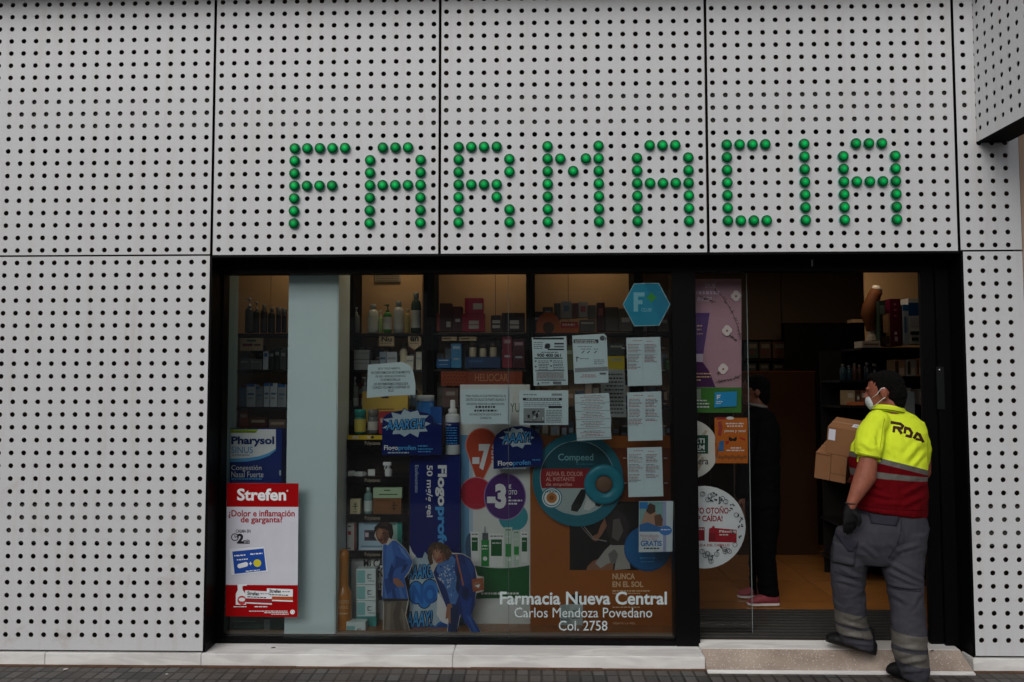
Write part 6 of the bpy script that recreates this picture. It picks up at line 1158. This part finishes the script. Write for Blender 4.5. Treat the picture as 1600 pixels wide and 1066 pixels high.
# boxes he carries
CARD = M('80583a', .75, 0, .10, 9, .1, 60, name='brown_cardboard'); TAPE = M('7f5636', .35)
BPIV = W(1275, 706, .20); BROT = Matrix.Rotation(radians(15), 4, 'X')
def tilt(p): return BPIV + BROT @ (p - BPIV)
def held_box(lx, ly, Y, th, la, lb, hgt, label, marks=()):
    c = W(lx, ly, Y); a = Vector((cos(th), -sin(th), 0)); b = Vector((sin(th), cos(th), 0)); e = empty('cardboard_box', tilt(c - UZ * hgt), label, 'box', 'cardboard boxes in the delivery man\'s arm')
    q = lambda s, t, z: tilt(c + a * s + b * t + UZ * (z - hgt))
    mb = MB(); mb.raw([q(s, t, z) for z in (0, hgt) for t in (0, lb) for s in (0, la)], [(0, 2, 3, 1), (4, 5, 7, 6), (0, 1, 5, 4), (2, 6, 7, 3), (0, 4, 6, 2), (1, 3, 7, 5)], CARD); mb.build('carton', e, .002)
    mb = MB(); o = .0006; mb.face([q(0, lb * .46, hgt + o), q(la, lb * .46, hgt + o), q(la, lb * .56, hgt + o), q(0, lb * .56, hgt + o)], TAPE); mb.face([q(la * .62, -o, hgt * .35), q(la * .80, -o, hgt * .35), q(la * .80, -o, hgt * .62), q(la * .62, -o, hgt * .62)], TAPE); mb.build('tape', e)
    if marks:
        for kind, s0, s1, z0, z1, m in marks:
            mb = MB()
            if kind == 'f': mb.face([q(s0 * la, -.0012, z0 * hgt), q(s1 * la, -.0012, z0 * hgt), q(s1 * la, -.0012, z1 * hgt), q(s0 * la, -.0012, z1 * hgt)], m)
            else: mb.face([q(s0 * la, z0 * lb, hgt + .0014), q(s1 * la, z0 * lb, hgt + .0014), q(s1 * la, z1 * lb, hgt + .0014), q(s0 * la, z1 * lb, hgt + .0014)], m)
            mb.build('label', e)
LBL = M('c9c9d6', .6)
TH = radians(33)
held_box(1275, 706, .20, TH, .088, .26, .165, 'lower cardboard box at the left, held by the delivery man', [('f', .02, .98, .93, .96, M('5a3c26', .8))])
c = W(1275, 706, .20) + Vector((cos(TH), -sin(TH), 0)) * .0895; x_, y_ = PX(c)
held_box(x_, y_, c.y, TH, .088, .26, .165, 'lower cardboard box on the right, nearest to the delivery man', [('f', .02, .98, .30, .32, M('5a3c26', .8))])
c = W(1275, 706, .20) + Vector((cos(TH), -sin(TH), 0)) * .055 + UZ * .169; x_, y_ = PX(c + Vector((sin(TH), cos(TH), 0)) * .004)
held_box(x_, y_, c.y + .003, TH, .27, .22, .168, 'topmost cardboard box with white address labels, carried by the delivery man', [('f', .03, .17, .52, .92, LBL), ('t', .45, .95, .25, .55, LBL), ('t', .48, .8, .36, .42, GREYINK)])
# --- person waiting inside
IY = 1.02; PIN = W(1190, 944, IY); PIN.z = FLZ
wm = empty('person', PIN, 'person in dark clothes and pink sneakers standing inside behind the glass door', 'person')
b = Blob(); hc = W(1180, 611, IY); A2 = (Vector((-1, .1, 0)).normalized(), Vector((-.1, -1, 0)).normalized(), UZ)
h2 = lambda f, l, u: hc + A2[0] * f + A2[1] * l + UZ * u
b.ball(h2(0, 0, .02), (.088, .070, .088), A2); b.ball(h2(.04, 0, -.045), (.048, .05, .058), A2); b.limb([h2(.086, 0, .005), h2(.098, 0, -.02)], [.009, .012], 8); b.ball(h2(.06, 0, -.08), (.026, .03, .022), A2); b.limb([h2(-.02, 0, -.06), W(1183, 645, IY)], [.05, .056]); b.ball(h2(-.004, .07, -.012), (.018, .009, .03), A2)
b.loft([pxring(1183, 645, 12, .07, IY), pxring(1186, 690, 24, .11, IY), pxring(1188, 780, 22, .11, IY)])
b.limb([W(1172, 668, IY - .12), W(1160, 725, IY - .15), W(1160, 772, IY - .17)], [.045, .038, .026]); ha = W(1160, 775, IY - .17)
b.loft([(ha, .018, .022, UX, UY), (ha + Vector((0, 0, -.04)), .016, .036, UX, UY), (ha + Vector((.002, 0, -.075)), .013, .034, UX, UY)])
for dy, l in ((-.026, .055), (-.009, .068), (.009, .065), (.025, .05)): q0 = ha + Vector((.002, dy, -.072)); b.limb([q0, q0 + Vector((-.004, 0, -l * .5)), q0 + Vector((.006, 0, -l))], [.009, .0085, .007], 8)
q0 = ha + Vector((-.01, -.02, -.02)); b.limb([q0, q0 + Vector((-.022, -.01, -.03)), q0 + Vector((-.022, -.008, -.055))], [.012, .010, .008], 8)
b.limb([W(1190, 790, IY), W(1192, 930, IY)], [.06, .04]); b.grow('body', wm, skin_mat('6a4434'), .006, 4)
b = Blob(); b.ball(h2(-.015, 0, .035), (.094, .080, .086), A2); b.ball(h2(-.05, 0, -.02), (.055, .07, .085), A2); b.grow('hair', wm, HAIR, .006, 4)
mb = MB()
for sd in (1, -1): mb.lathe(h2(.062, .028 * sd, .004), [(.002, -.010), (.010, 0), (.002, .010)], M('d8d2cc', .3), 10)
mb.build('eyes', wm)
DKC = cloth('0b0b0e', .9, 'dark_jacket')
b = Blob(); b.loft([pxring(1184, 636, 13, .075, IY), pxring(1186, 646, 22, .12, IY), pxring(1188, 670, 29, .15, IY), pxring(1187, 710, 30, .15, IY), pxring(1188, 760, 28.5, .14, IY), pxring(1190, 792, 27, .14, IY)]); b.limb([W(1174, 658, IY - .11), W(1164, 720, IY - .15), W(1159, 770, IY - .17)], [.062, .056, .046]); b.limb([W(1196, 658, IY + .12), W(1186, 720, IY + .16), W(1176, 772, IY + .14)], [.062, .056, .046])
fz = fold_fn(.008, 6, 6, 10, 8); b.grow('jacket', wm, DKC, .008, 5, fz)
mb = MB(); mb.tube([W(1183, 634, IY) + Vector((.062 * cos(a), .06 * sin(a), -.012 * cos(a))) for a in [2 * pi * k / 20 for k in range(21)]], .012, M('6e6a66', .8), 8); mb.build('scarf_collar', wm)
b = Blob(); b.loft([pxring(1190, 780, 26, .135, IY), pxring(1192, 815, 25, .13, IY), pxring(1193, 835, 22, .11, IY)]); b.loft([pxring(1194, 820, 20, .075, IY - .05), pxring(1194, 870, 17, .07, IY - .05), pxring(1199, 910, 15, .062, IY - .05), pxring(1201, 930, 15.5, .065, IY - .05)]); b.loft([pxring(1190, 820, 20, .075, IY + .10), pxring(1186, 870, 16, .07, IY + .12), pxring(1186, 915, 14, .062, IY + .14), pxring(1187, 926, 14, .06, IY + .14)])
b.grow('trousers', wm, cloth('0a0a0c', .9), .008, 5, fz)
PINK = M('8f3f48', .7, 0, .12, 30, .2, 150); SOLE = M('c9bdb8', .6)
for (hx, tx, yy) in ((1217, 1168, IY - .06), (1196, 1153, IY + .14)):
    hl, to = W(hx, 940, yy), W(tx, 940, yy); hl.z = to.z = FLZ + .004; b = Blob(); L = (hl - to).length
    def rg(t, w_, z0, z1): return (Vector((hl.x - L * t, yy, FLZ + (z0 + z1) / 2)), w_, (z1 - z0) / 2, UY, UZ)
    b.loft([rg(.0, .02, .02, .07), rg(.08, .034, .018, .10), rg(.3, .036, .018, .105), rg(.5, .038, .018, .085), rg(.75, .043, .018, .062), rg(.93, .034, .018, .05), rg(1, .015, .02, .036)]); so_ = b.grow('sneaker', wm, PINK, .006, 3)
    b = Blob(); b.loft([rg(-.01, .024, .001, .024), rg(.1, .037, .001, .024), rg(.5, .040, .001, .024), rg(.78, .046, .001, .024), rg(.95, .036, .001, .024), rg(1.02, .016, .002, .024)]); q_ = b.grow('sole', wm, SOLE, .005, 2)
    q_.parent = so_
